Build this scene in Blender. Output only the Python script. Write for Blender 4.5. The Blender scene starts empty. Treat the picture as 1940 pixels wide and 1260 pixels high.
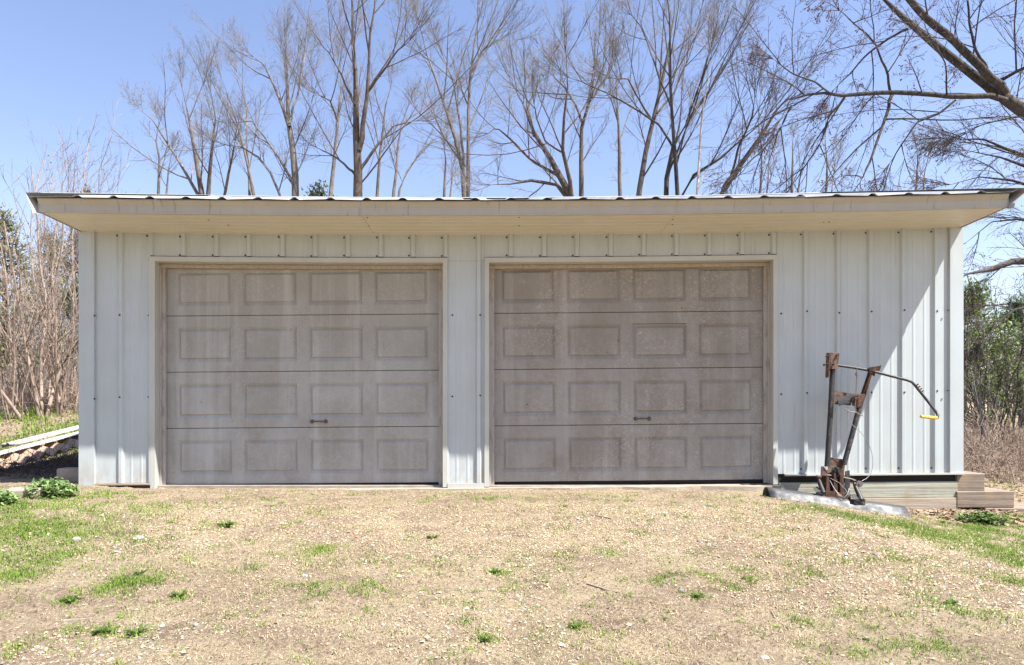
import bpy, math, random
import numpy as np
from mathutils import Vector

# ------------------------------------------------------------------ camera, sky, sun, exposure
scene = bpy.context.scene
COL = scene.collection
F, VX, VY, CD, CZ = 1293.0, 950.0, 775.0, 6.7, 0.75   # focal px, vanishing point, distance to wall, eye height
cam_d = bpy.data.cameras.new('camera')
cam = bpy.data.objects.new('camera', cam_d)
COL.objects.link(cam)
cam.location = (0, -CD, CZ)
cam.rotation_euler = (math.radians(90), 0, 0)
cam_d.sensor_width = 36.0
cam_d.lens = 36.0 * F / 1940.0
cam_d.shift_x = (970 - VX) / 1940.0
cam_d.shift_y = (VY - 630) / 1940.0
cam_d.clip_start = 0.05
cam_d.clip_end = 3000
scene.camera = cam

SUNV = Vector((1.25, -0.70, 2.32)).normalized()          # towards the sun
sun_el = math.asin(SUNV.z)
sun_az = math.atan2(SUNV.x, SUNV.y)                      # from +Y, clockwise
world = bpy.data.worlds.new('World')
scene.world = world
world.use_nodes = True
wn = world.node_tree.nodes
wl = world.node_tree.links
wn.clear()
w_out = wn.new('ShaderNodeOutputWorld')
w_bg = wn.new('ShaderNodeBackground')
w_sky = wn.new('ShaderNodeTexSky')
w_sky.sky_type = 'NISHITA'
w_sky.sun_disc = False
w_sky.sun_elevation = sun_el
w_sky.sun_rotation = sun_az
w_sky.altitude = 300
w_sky.air_density = 1.35
w_sky.dust_density = 0.4
w_sky.ozone_density = 3.0
w_bg.inputs['Strength'].default_value = 0.077
w_wb = wn.new('ShaderNodeMix')
w_wb.data_type = 'RGBA'
w_wb.blend_type = 'MULTIPLY'
w_wb.inputs[0].default_value = 1.0
w_wb.inputs[7].default_value = (1.13, 0.975, 1.04, 1.0)      # camera white balance of the whole sky
wl.new(w_sky.outputs[0], w_wb.inputs[6])
wl.new(w_wb.outputs[2], w_bg.inputs['Color'])
wl.new(w_bg.outputs[0], w_out.inputs['Surface'])
sun_d = bpy.data.lights.new('sun', 'SUN')
sun_d.energy = 5.0
sun_d.angle = math.radians(0.53)
sun_d.color = (1.0, 0.96, 0.90)
sun = bpy.data.objects.new('sun', sun_d)
COL.objects.link(sun)
sun.rotation_euler = SUNV.to_track_quat('Z', 'Y').to_euler()
sun.location = SUNV * 40
vs = scene.view_settings
vs.view_transform = 'Standard'
vs.look = 'None'
vs.exposure = 1.54
vs.gamma = 1.0

RNG = np.random.default_rng(7)
random.seed(7)

# ------------------------------------------------------------------ material helpers
def _sock(nt, v, inp):
    if hasattr(v, 'links') or isinstance(v, bpy.types.NodeSocket):
        nt.links.new(v, inp)
    elif isinstance(v, (tuple, list)):
        inp.default_value = (*v, 1.0) if len(v) == 3 else v
    else:
        inp.default_value = v

class MT:
    """small node-material builder; textures run on world position"""
    def __init__(s, name, rough=0.6, spec=0.5, metallic=0.0):
        s.m = bpy.data.materials.new(name)
        s.m.use_nodes = True
        s.nt = s.m.node_tree
        s.b = s.nt.nodes['Principled BSDF']
        s.b.inputs['Roughness'].default_value = rough
        s.b.inputs['Specular IOR Level'].default_value = spec
        s.b.inputs['Metallic'].default_value = metallic
        s.pos = s.nt.nodes.new('ShaderNodeNewGeometry').outputs['Position']
    def coords(s, sx=1, sy=1, sz=1, off=(0, 0, 0)):
        n = s.nt.nodes.new('ShaderNodeMapping')
        n.inputs['Scale'].default_value = (sx, sy, sz)
        n.inputs['Location'].default_value = off
        s.nt.links.new(s.pos, n.inputs['Vector'])
        return n.outputs[0]
    def noise(s, scale, detail=4, rough=0.55, stretch=(1, 1, 1), lo=0.0, hi=1.0, off=(0, 0, 0), dist=0.0):
        n = s.nt.nodes.new('ShaderNodeTexNoise')
        n.inputs['Scale'].default_value = scale
        n.inputs['Detail'].default_value = detail
        n.inputs['Roughness'].default_value = rough
        n.inputs['Distortion'].default_value = dist
        s.nt.links.new(s.coords(*stretch, off=off), n.inputs['Vector'])
        return s.ramp(n.outputs['Fac'], lo, hi)
    def voronoi(s, scale, lo=0.0, hi=1.0, out='Distance', stretch=(1, 1, 1)):
        n = s.nt.nodes.new('ShaderNodeTexVoronoi')
        n.inputs['Scale'].default_value = scale
        s.nt.links.new(s.coords(*stretch), n.inputs['Vector'])
        return n.outputs[out] if out == 'Color' else s.ramp(n.outputs[out], lo, hi)
    def ramp(s, v, lo, hi, a=0.0, b=1.0):
        n = s.nt.nodes.new('ShaderNodeMapRange')
        n.inputs['From Min'].default_value = lo
        n.inputs['From Max'].default_value = hi
        n.inputs['To Min'].default_value = a
        n.inputs['To Max'].default_value = b
        s.nt.links.new(v, n.inputs['Value'])
        return n.outputs[0]
    def axis(s, i, lo, hi, a=0.0, b=1.0):
        n = s.nt.nodes.new('ShaderNodeSeparateXYZ')
        s.nt.links.new(s.pos, n.inputs[0])
        return s.ramp(n.outputs[i], lo, hi, a, b)
    def mix(s, f, a, b, mode='MIX'):
        n = s.nt.nodes.new('ShaderNodeMix')
        n.data_type = 'RGBA'
        n.blend_type = mode
        _sock(s.nt, f, n.inputs[0])
        _sock(s.nt, a, n.inputs[6])
        _sock(s.nt, b, n.inputs[7])
        return n.outputs[2]
    def mul(s, a, b, op='MULTIPLY'):
        n = s.nt.nodes.new('ShaderNodeMath')
        n.operation = op
        _sock(s.nt, a, n.inputs[0])
        _sock(s.nt, b, n.inputs[1])
        return n.outputs[0]
    def attr(s, name):
        n = s.nt.nodes.new('ShaderNodeAttribute')
        n.attribute_name = name
        return n.outputs['Color']
    def color(s, c):
        _sock(s.nt, c, s.b.inputs['Base Color'])
        return s
    def rough(s, v):
        _sock(s.nt, v, s.b.inputs['Roughness'])
        return s
    def bump(s, h, strength=0.3, dist=0.01):
        n = s.nt.nodes.new('ShaderNodeBump')
        n.inputs['Strength'].default_value = strength
        n.inputs['Distance'].default_value = dist
        s.nt.links.new(h, n.inputs['Height'])
        s.nt.links.new(n.outputs[0], s.b.inputs['Normal'])
        return s

M = {}
def painted(name, base, dirt, amount, rough=0.4, streak=0.35):
    t = MT(name, rough, 0.45)
    st = t.noise(9, 4, 0.6, (1, 1, 0.06), 0.42, 0.72)
    bl = t.noise(2.2, 5, 0.6, (1, 1, 1), 0.4, 0.8)
    fine = t.noise(140, 2, 0.5, (1, 1, 1), 0.3, 0.8)
    c = t.mix(t.mul(st, streak * amount), base, dirt)
    c = t.mix(t.mul(bl, 0.55 * amount), c, dirt)
    c = t.mix(t.mul(fine, 0.12), c, dirt)
    t.color(c)
    t.bump(t.noise(1.6, 2, 0.5, (1, 1, 0.5)), 0.12, 0.02)
    M[name] = t.m
    return t
# off-white siding, splashed with soil in the lowest 15 cm
t = painted('siding', (0.42, 0.468, 0.483), (0.285, 0.285, 0.24), 0.5)
base_sock = t.b.inputs['Base Color'].links[0].from_socket
runs = t.mul(t.noise(22, 3, 0.5, (1, 0.0, 0.03), 0.60, 0.70, off=(1.7, 0, 0)), t.noise(2.5, 4, 0.6, (1, 1, 0.7), 0.42, 0.64))
base_sock = t.mix(t.mul(runs, 0.45), base_sock, (0.25, 0.20, 0.14))
splash = t.mul(t.axis(2, 0.32, 0.04), t.noise(14, 4, 0.6, (1, 1, 0.4), 0.42, 0.75))
t.color(t.mix(t.mul(splash, 0.75), base_sock, (0.33, 0.24, 0.16)))
painted('trim_white', (0.435, 0.447, 0.42), (0.30, 0.265, 0.20), 0.55)
painted('soffit_paint', (0.585, 0.55, 0.465), (0.41, 0.345, 0.25), 0.4, streak=0.1)
# fascia: pale grey beige, dark drips running down
t = painted('fascia_paint', (0.375, 0.35, 0.285), (0.255, 0.22, 0.165), 0.55, streak=0.35)
base_sock = t.b.inputs['Base Color'].links[0].from_socket
drip = t.noise(28, 2, 0.4, (1, 0.0, 0.12), 0.66, 0.71, off=(3.1, 0, 0))
t.color(t.mix(t.mul(drip, 0.32), base_sock, (0.07, 0.07, 0.065)))
t = MT('roof_metal', 0.38, 0.5, 0.25)
t.color(t.mix(t.noise(3, 5, 0.6, (1, 1, 1), 0.35, 0.75), (0.46, 0.47, 0.47), (0.30, 0.30, 0.30)))
M['roof_metal'] = t.m
# dusty garage door: beige steel under brown dust, chalky scratches, washed streaks, bounce light painted in towards the top
def doormat(name, base, dust_bounce, spots):
    t = MT(name, 0.62, 0.35)
    grain = t.noise(150, 3, 0.7, (1, 1, 1), 0.42, 0.66)
    cloud = t.noise(2.2, 7, 0.72, (1, 1, 0.8), 0.40, 0.62)
    strk = t.noise(5, 5, 0.65, (1, 1, 0.05), 0.5, 0.75)
    scr = t.mul(t.noise(26, 6, 0.8, (1, 1, 1.3), 0.50, 0.66, dist=1.8), t.noise(1.8, 4, 0.6, (1, 1, 1), 0.40, 0.58, off=(2, 0, 6)))
    c = t.mix(t.mul(cloud, 0.75), base, dust_bounce)
    c = t.mix(t.mul(t.axis(2, 0.6, 2.2), 0.62), c, dust_bounce)  # browner up the door: warm ground bounce painted in with the dust colour
    c = t.mix(t.mul(grain, 0.42), c, tuple(v * 0.72 for v in dust_bounce))
    c = t.mix(t.mul(strk, 0.5), c, tuple(min(1, v * 1.4) for v in base))
    c = t.mix(t.mul(scr, 0.75 if spots > 0.5 else 0.5), c, (0.46, 0.43, 0.39))
    sp = t.voronoi(9, 0.10, 0.05)
    gate = t.noise(1.1, 2, 0.5, (1, 1, 1), 0.56, 0.62, off=(4.2, 0, 1.7))
    c = t.mix(t.mul(t.mul(sp, gate), spots), c, (0.12, 0.07, 0.04))
    t.color(c)
    t.bump(t.noise(120, 3, 0.6), 0.10, 0.004)
    M[name] = t.m
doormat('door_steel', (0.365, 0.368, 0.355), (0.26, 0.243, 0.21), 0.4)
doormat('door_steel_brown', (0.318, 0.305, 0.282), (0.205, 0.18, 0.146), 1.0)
t = MT('stop_molding', 0.7, 0.3)
c = t.mix(t.noise(30, 5, 0.7, (1, 1, 1), 0.38, 0.66), (0.38, 0.325, 0.255), (0.27, 0.205, 0.145))
low = t.mix(t.mul(t.noise(25, 5, 0.7, (1, 1, 0.25), 0.5, 0.66), 0.55), (0.38, 0.355, 0.325), (0.15, 0.13, 0.115))
t.color(t.mix(t.axis(2, 2.16, 1.85), c, low))
M['stop_molding'] = t.m
M['rubber'] = MT('rubber', 0.8, 0.2).color((0.018, 0.018, 0.018)).m
M['screw'] = MT('screw', 0.6, 0.3).color((0.045, 0.042, 0.04)).m
M['handle_metal'] = MT('handle_metal', 0.5, 0.5, 0.4).color((0.10, 0.095, 0.09)).m
M['dark_gap'] = MT('dark_gap', 0.9, 0.1).color((0.03, 0.028, 0.025)).m
t = MT('concrete', 0.9, 0.2)
c = t.mix(t.noise(7, 6, 0.65, (1, 1, 1), 0.35, 0.7), (0.34, 0.29, 0.235), (0.22, 0.18, 0.14))
t.color(c).bump(t.noise(60, 5, 0.7), 0.4, 0.01)
M['concrete'] = t.m
def wood(name, a, b, knots=0.5):
    t = MT(name, 0.85, 0.2)
    g = t.noise(6, 6, 0.65, (0.22, 3, 6), 0.35, 0.68, dist=0.4)
    c = t.mix(g, a, b)
    kn = t.voronoi(2.2, 0.09, 0.03, stretch=(1, 1, 2.4))
    c = t.mix(t.mul(kn, knots), c, tuple(v * 0.35 for v in b))
    soil = t.noise(5, 5, 0.6, (1, 1, 1), 0.5, 0.72)
    c = t.mix(t.mul(soil, 0.65), c, (0.30, 0.215, 0.145))
    t.color(c).bump(g, 0.4, 0.006)
    M[name] = t.m
wood('wood_treated', (0.37, 0.375, 0.305), (0.25, 0.255, 0.20))
wood('wood_pale', (0.40, 0.34, 0.265), (0.26, 0.21, 0.16))
wood('wood_dark', (0.13, 0.09, 0.06), (0.07, 0.05, 0.035), 0.2)
wood('wood_tie', (0.25, 0.205, 0.16), (0.145, 0.113, 0.086))
t = MT('black_paint', 0.42, 0.5)
chip = t.noise(38, 6, 0.8, (1, 1, 0.6), 0.54, 0.58)
c = t.mix(chip, (0.018, 0.018, 0.02), t.mix(t.noise(60, 3, 0.6), (0.11, 0.10, 0.095), (0.075, 0.034, 0.018)))
t.color(c).rough(t.ramp(chip, 0, 1, 0.55, 0.85))
M['black_paint'] = t.m
t = MT('rust', 0.88, 0.2)
c = t.mix(t.noise(24, 6, 0.7, (1, 1, 1), 0.36, 0.66), (0.085, 0.042, 0.027), (0.026, 0.016, 0.013))
c = t.mix(t.noise(16, 4, 0.7, (1, 1, 1), 0.58, 0.68, off=(5, 2, 1)), c, (0.22, 0.145, 0.105))
t.color(c).bump(t.noise(90, 5, 0.7), 0.5, 0.004)
M['rust'] = t.m
t = MT('rust_tan', 0.85, 0.25)
c = t.mix(t.noise(22, 6, 0.7, (1, 1, 1), 0.4, 0.66), (0.17, 0.112, 0.08), (0.045, 0.027, 0.02))
t.color(c).bump(t.noise(90, 5, 0.7), 0.4, 0.004)
M['rust_tan'] = t.m
t = MT('blade_steel', 0.5, 0.4, 0.2)
c = t.mix(t.noise(14, 8, 0.8, (0.3, 1, 1), 0.40, 0.62), (0.075, 0.078, 0.085), (0.024, 0.025, 0.028))  # dark patches: rust plus shadows on the blade, painted into the steel colour
c = t.mix(t.noise(13, 6, 0.75, (1, 1, 1), 0.60, 0.70, off=(1, 5, 2)), c, (0.17, 0.085, 0.05))
t.color(c).rough(t.ramp(t.noise(12, 4, 0.6, (1, 1, 1), 0.3, 0.7), 0, 1, 0.42, 0.7)).bump(t.noise(60, 4, 0.6, (0.3, 1, 1)), 0.08, 0.003)
M['blade_steel'] = t.m
M['steel'] = MT('steel', 0.55, 0.5, 0.5).color((0.17, 0.15, 0.135)).m
M['cable'] = MT('cable', 0.5, 0.5, 0.3).color((0.24, 0.24, 0.24)).m
t = MT('yellow_grip', 0.5, 0.5)
t.color(t.mix(t.noise(40, 4, 0.6, (1, 1, 1), 0.5, 0.7), (0.70, 0.43, 0.03), (0.38, 0.22, 0.04)))
M['yellow_grip'] = t.m
def bark(name, a, b, sc=1.0):
    t = MT(name, 0.9, 0.15)
    g = t.noise(14 * sc, 5, 0.65, (1, 1, 0.25), 0.36, 0.66)
    c = t.mix(g, a, b)
    c = t.mix(t.mul(t.noise(1.3, 4, 0.6, (1, 1, 1), 0.48, 0.7), 0.6), c, tuple(min(1, v * 1.5) for v in a))
    t.color(c).bump(g, 0.6, 0.02)
    M[name] = t.m
bark('bark_grey', (0.18, 0.158, 0.136), (0.078, 0.067, 0.058))
bark('bark_brown', (0.12, 0.095, 0.075), (0.05, 0.04, 0.032))
bark('bark_pale', (0.40, 0.355, 0.31), (0.23, 0.195, 0.165))
bark('bark_maple', (0.085, 0.074, 0.064), (0.028, 0.024, 0.021), 1.4)
bark('twig_grey', (0.21, 0.195, 0.188), (0.125, 0.115, 0.11))
bark('twig_tan', (0.34, 0.265, 0.215), (0.20, 0.148, 0.118))
bark('twig_dark', (0.105, 0.082, 0.075), (0.055, 0.044, 0.042))
M['bud_red'] = MT('bud_red', 0.7, 0.3).color((0.14, 0.075, 0.068)).m
def tinted(name, rough=0.75, trans=0.0):
    t = MT(name, rough, 0.25)
    a = t.attr('tint')
    t.color(a)
    if trans:
        tr = t.nt.nodes.new('ShaderNodeBsdfTranslucent')
        t.nt.links.new(a, tr.inputs['Color'])
        mx = t.nt.nodes.new('ShaderNodeMixShader')
        mx.inputs[0].default_value = trans
        t.nt.links.new(t.b.outputs[0], mx.inputs[1])
        t.nt.links.new(tr.outputs[0], mx.inputs[2])
        t.nt.links.new(mx.outputs[0], t.nt.nodes['Material Output'].inputs['Surface'])
    M[name] = t.m
tinted('tint_leaf', 0.6, 0.3)
tinted('tint_stone', 0.85, 0.0)

# ------------------------------------------------------------------ mesh helpers
def link(o, parent=None):
    COL.objects.link(o)
    if parent is not None:
        o.parent = parent
    return o
def empty(name, loc=(0, 0, 0), parent=None):
    o = bpy.data.objects.new(name, None)
    o.location = loc
    o.empty_display_size = 0.2
    return link(o, parent)
def tag(o, label=None, category=None, group=None, kind=None):
    if label: o['label'] = label
    if category: o['category'] = category
    if group: o['group'] = group
    if kind: o['kind'] = kind
    return o
def np_mesh(name, V, faces, smooth=False, tint=None):
    """V (n,3) array; faces: list of (m,k) index arrays"""
    me = bpy.data.meshes.new(name)
    V = np.asarray(V, dtype=np.float32)
    faces = [np.asarray(f, dtype=np.int32) for f in faces if len(f)]
    nl = sum(f.size for f in faces)
    npoly = sum(len(f) for f in faces)
    me.vertices.add(len(V))
    me.vertices.foreach_set('co', V.ravel())
    me.loops.add(nl)
    me.loops.foreach_set('vertex_index', np.concatenate([f.ravel() for f in faces]))
    me.polygons.add(npoly)
    tot = np.concatenate([np.full(len(f), f.shape[1], dtype=np.int32) for f in faces])
    st = np.concatenate([[0], np.cumsum(tot)[:-1]]).astype(np.int32)
    me.polygons.foreach_set('loop_start', st)
    if smooth:
        me.polygons.foreach_set('use_smooth', np.ones(npoly, dtype=bool))
    if tint is not None:
        at = me.attributes.new('tint', 'FLOAT_COLOR', 'POINT')
        c = np.ones((len(V), 4), dtype=np.float32)
        c[:, :3] = tint
        at.data.foreach_set('color', c.ravel())
    me.update(calc_edges=True)
    me.validate()
    return me
def obj(name, me, mat, parent=None, loc=None):
    o = bpy.data.objects.new(name, me)
    if mat and not me.materials:
        me.materials.append(M[mat])
    if loc is not None:
        o.location = loc
    return link(o, parent)

class MB:
    """collects plain geometry for one mesh"""
    def __init__(s):
        s.v, s.f = [], []
    def add(s, vs, fs):
        b = len(s.v)
        s.v += [tuple(v) for v in vs]
        s.f += [tuple(i + b for i in f) for f in fs]
    def box(s, a, b):
        (x0, y0, z0), (x1, y1, z1) = a, b
        s.add([(x0, y0, z0), (x1, y0, z0), (x1, y1, z0), (x0, y1, z0), (x0, y0, z1), (x1, y0, z1), (x1, y1, z1), (x0, y1, z1)],
              [(0, 3, 2, 1), (4, 5, 6, 7), (0, 1, 5, 4), (1, 2, 6, 5), (2, 3, 7, 6), (3, 0, 4, 7)])
    def hexa(s, bot, top):
        s.add(list(bot) + list(top), [(0, 3, 2, 1), (4, 5, 6, 7), (0, 1, 5, 4), (1, 2, 6, 5), (2, 3, 7, 6), (3, 0, 4, 7)])
    def plate(s, pts, nrm, th):
        """flat polygon with thickness"""
        n = Vector(nrm).normalized() * th
        k = len(pts)
        a = [Vector(p) for p in pts]
        b = [p + n for p in a]
        s.add(a + b, [tuple(range(k - 1, -1, -1)), tuple(range(k, 2 * k))] + [(i, (i + 1) % k, (i + 1) % k + k, i + k) for i in range(k)])
    def tube(s, pts, radii, sides=8, caps=True):
        pts = [Vector(p) for p in pts]
        if not isinstance(radii, (list, tuple)):
            radii = [radii] * len(pts)
        rings = []
        up = None
        for i, p in enumerate(pts):
            d = (pts[min(i + 1, len(pts) - 1)] - pts[max(i - 1, 0)]).normalized()
            if up is None:
                up = Vector((0, 0, 1)) if abs(d.z) < 0.9 else Vector((0, 1, 0))
            u = (up - d * up.dot(d)).normalized()
            w = d.cross(u)
            up = u
            rings.append([p + (u * math.cos(2 * math.pi * k / sides) + w * math.sin(2 * math.pi * k / sides)) * radii[i] for k in range(sides)])
        vs = [v for r in rings for v in r]
        fs = []
        for i in range(len(pts) - 1):
            for k in range(sides):
                a, b = i * sides + k, i * sides + (k + 1) % sides
                fs.append((a, b, b + sides, a + sides))
        if caps:
            fs.append(tuple(range(sides - 1, -1, -1)))
            n0 = (len(pts) - 1) * sides
            fs.append(tuple(range(n0, n0 + sides)))
        s.add(vs, fs)
    def build(s, name, mat, parent=None, warp=False, smooth=False, bevel=0.0):
        vs = [W(v) for v in s.v] if warp else s.v
        me = bpy.data.meshes.new(name)
        me.from_pydata([tuple(v) for v in vs], [], s.f)
        if smooth:
            for p in me.polygons:
                p.use_smooth = True
            me.set_sharp_from_angle(angle=math.radians(40))
        me.update()
        o = obj(name, me, mat, parent)
        if bevel:
            md = o.modifiers.new('bevel', 'BEVEL')
            md.width = bevel
            md.segments = 2
            md.limit_method = 'ANGLE'
        return o

def PX(px, py, d):
    """point that the photograph shows at (px, py), d metres in front of the lens"""
    return Vector(((px - VX) * d / F, d - CD, CZ + (VY - py) * d / F))
def smooth01(x):
    x = np.clip(x, 0, 1)
    return x * x * (3 - 2 * x)

# ------------------------------------------------------------------ terrain
def hnoise(X, Y):
    return (np.sin(X * 1.9 + 1.3 * np.sin(Y * 1.1)) * np.sin(Y * 2.3 + 0.7) * 0.5 + np.sin(X * 4.7 + Y * 3.1) * 0.22 + np.sin(X * 9.1 - Y * 7.7 + 2) * 0.12)
def ZG(X, Y):
    X = np.asarray(X, dtype=float)
    Y = np.asarray(Y, dtype=float)
    u = -Y - 1.0                                        # slope down towards the camera
    soft = 0.30
    down = 0.5 * (u + np.sqrt(u * u + soft * soft)) * 0.140
    down = np.minimum(down, 1.4)
    z = -0.03 - down
    z = z + 0.05 * smooth01((-X - 3.2) / 1.2)
    z = z - 0.20 * smooth01((X - 2.1) / 2.0) * smooth01((Y + 4.0) / 2.5)
    z = z - 0.25 * smooth01((X - 4.2) / 5.0)
    # hill behind on the left, gentle bank behind on the right
    z = z + smooth01((-X + 1.0) / 4.0) * (1.25 * smooth01((Y - 1.6) / 8.0) + 1.2 * smooth01((Y - 9) / 25.0))
    z = z + smooth01((X - 0.0) / 4.0) * (0.45 * smooth01((Y - 1.2) / 5.0) + 0.5 * smooth01((Y - 8) / 20.0))
    amp = 0.016 + 0.03 * smooth01((-Y - 1.4) / 1.5) * 0.6 + 0.08 * smooth01((Y - 2.5) / 4.0)
    near = 1 - np.exp(-((Y + 0.0) / 0.5) ** 2) * 0.8
    z = z + hnoise(X, Y) * amp * near
    return z
_VN = np.random.default_rng(33).random((257, 257))
def vnoise(X, Y, sc):
    x, y = np.asarray(X) * sc + 100.0, np.asarray(Y) * sc + 100.0
    i, j = np.floor(x).astype(int), np.floor(y).astype(int)
    fx, fy = smooth01(x - i), smooth01(y - j)
    g = lambda a, b: _VN[a % 257, b % 257]
    return (g(i, j) * (1 - fx) + g(i + 1, j) * fx) * (1 - fy) + (g(i, j + 1) * (1 - fx) + g(i + 1, j + 1) * fx) * fy
def fbm(X, Y, sc):
    return 0.5 * vnoise(X, Y, sc) + 0.3 * vnoise(X + 7, Y - 3, sc * 2.3) + 0.2 * vnoise(X - 5, Y + 9, sc * 6.1)
def on_ground(px, py):
    """ground point seen at a pixel"""
    dx, dz = (px - VX) / F, (VY - py) / F
    d = np.linspace(1.5, 40, 4000)
    h = CZ + dz * d - ZG(dx * d, d - CD)
    i = int(np.argmax(h < 0))
    return Vector((dx * d[i], d[i] - CD, float(ZG(dx * d[i], d[i] - CD))))
def axis_steps(spans):
    out = []
    for a, b, st in spans:
        out += list(np.arange(a, b, st))
    out.append(spans[-1][1])
    return np.array(out)
gx = axis_steps([(-600, -60, 45), (-60, -14, 2.5), (-14, -6.5, 0.3), (-6.5, 6.5, 0.04), (6.5, 14, 0.3), (14, 60, 2.5), (60, 600, 45)])
gy = axis_steps([(-60, -7, 3.0), (-7, -4.5, 0.1), (-4.5, 0.3, 0.03), (0.3, 9, 0.2), (9, 40, 1.0), (40, 900, 43)])
GX, GY = np.meshgrid(gx, gy)
GZ = ZG(GX, GY)
vis = (np.abs(GX) < 6.5) & (GY < 0.3) & (GY > -4.6)
GZ = GZ + np.where(vis, RNG.normal(0, 0.0035, GX.shape), 0)
nx, ny = len(gx), len(gy)
ii = np.arange(nx * ny).reshape(ny, nx)
quads = np.stack([ii[:-1, :-1], ii[:-1, 1:], ii[1:, 1:], ii[1:, :-1]], -1).reshape(-1, 4)
me = np_mesh('ground', np.stack([GX, GY, GZ], -1).reshape(-1, 3), [quads], smooth=True)
t = MT('ground_soil', 0.95, 0.12)
big = t.noise(1.2, 6, 0.65, (1, 1.8, 1), 0.44, 0.57)
mid = t.noise(6, 6, 0.7, (1, 1, 1), 0.36, 0.66)
grit = t.noise(60, 5, 0.8, (1, 1, 1), 0.36, 0.64)
c = t.mix(big, (0.245, 0.175, 0.125), (0.42, 0.335, 0.215))
c = t.mix(t.mul(mid, 0.55), c, (0.225, 0.163, 0.122))
c = t.mix(t.mul(grit, 0.5), c, (0.46, 0.375, 0.24))
peb = t.nt.nodes.new('ShaderNodeSeparateColor')
t.nt.links.new(t.voronoi(75, out='Color'), peb.inputs[0])
c = t.mix(t.mul(t.ramp(peb.outputs[0], 0.60, 0.85), 0.75), c, (0.47, 0.385, 0.265))
c = t.mix(t.mul(t.ramp(peb.outputs[1], 0.72, 0.92), 0.6), c, (0.15, 0.105, 0.077))
c = t.mix(t.mul(t.noise(150, 3, 0.7, (1, 1, 1), 0.54, 0.66, off=(9, 3, 0)), 0.55), c, (0.12, 0.085, 0.062))
c = t.mix(t.mul(t.noise(3.2, 5, 0.7, (1, 2, 1), 0.56, 0.68, off=(4, 1, 0)), 0.75), c, (0.165, 0.112, 0.083))
mossy = t.mul(t.noise(1.7, 5, 0.65, (1, 1, 1), 0.55, 0.70, off=(2, 8, 0)), t.noise(40, 4, 0.7, (1, 1, 1), 0.42, 0.6))
c = t.mix(t.mul(mossy, 0.55), c, (0.16, 0.175, 0.07))
leafy = t.mul(t.axis(1, 1.5, 5.0), 0.75)
c = t.mix(leafy, c, t.mix(t.noise(9, 5, 0.7, (1, 1, 1), 0.4, 0.66), (0.34, 0.265, 0.19), (0.19, 0.165, 0.085)))
t.color(c)
t.bump(t.mix(0.5, grit, t.noise(30, 5, 0.7)), 0.9, 0.022)
M['ground_soil'] = t.m
tag(obj('ground', me, 'ground_soil'), kind='structure')

# ------------------------------------------------------------------ the garage
def W(p):
    """the old building sags in the middle and stands a little out of level"""
    x, y, z = p
    k = min(max(z / 2.46, 0.0), 1.05)
    return (x, y, z + (1 - k) * 0.0085 * x + k * (0.0038 * x + 0.00247 * x * x))
XL, XR, YB = -4.135, 4.519, 5.7
PITCH = 0.3075
garage = tag(empty('garage', (0, 0, 0)), 'low off-white metal-sided garage with two beige overhead doors', 'garage')
D1 = (-3.344, -0.601)
D2 = (-0.105, 2.648)
O1, O2 = (-3.436, -0.5286), (-0.166, 2.705)
Z_OPEN, Z_SOF = 2.225, 2.47

def wx(px):
    return (px - VX) * CD / F
RIBS = [wx(p) for p in (230, 287, 349, 411, 473, 536, 598, 660, 722, 783, 845, 907, 968, 1031, 1093, 1157, 1219, 1281, 1343, 1405, 1465, 1525, 1587, 1648, 1710, 1772)]
def prof_y(x):
    """depth of the siding profile at x: trapezoid ribs with two low ribs between"""
    y = 0.0
    for r in RIBS:
        a = abs(x - r)
        if a < 0.030:
            y = max(y, 0.022 * min(1.0, (0.030 - a) / 0.014))
    for i in range(len(RIBS) - 1):
        for q in (0.333, 0.667):
            m = RIBS[i] + (RIBS[i + 1] - RIBS[i]) * q
            a = abs(x - m)
            if a < 0.016:
                y = max(y, 0.0028 * min(1.0, (0.016 - a) / 0.010))
    return -y
def breaks(x0, x1):
    xs = {x0, x1}
    for r in RIBS:
        xs |= {r - 0.030, r - 0.016, r + 0.016, r + 0.030}
    for i in range(len(RIBS) - 1):
        for q in (0.333, 0.667):
            m = RIBS[i] + (RIBS[i + 1] - RIBS[i]) * q
            xs |= {m - 0.016, m - 0.006, m + 0.006, m + 0.016}
    return sorted(x for x in xs if x0 - 1e-9 <= x <= x1 + 1e-9)
def siding(x0, x1, z0, z1):
    mb = MB()
    xs = breaks(x0, x1)
    vs, fs = [], []
    for x in xs:
        y = prof_y(min(max(x, x0 + 1e-4), x1 - 1e-4))
        vs += [(x, y, z0), (x, y, z1)]
    for i in range(len(xs) - 1):
        a = 2 * i
        fs.append((a, a + 2, a + 3, a + 1))
    mb.add(vs, fs)
    o = mb.build('siding_sheet', 'siding', garage, warp=True)
    md = o.modifiers.new('thickness', 'SOLIDIFY')
    md.thickness = 0.003
    md.offset = -1
    return o
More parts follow.
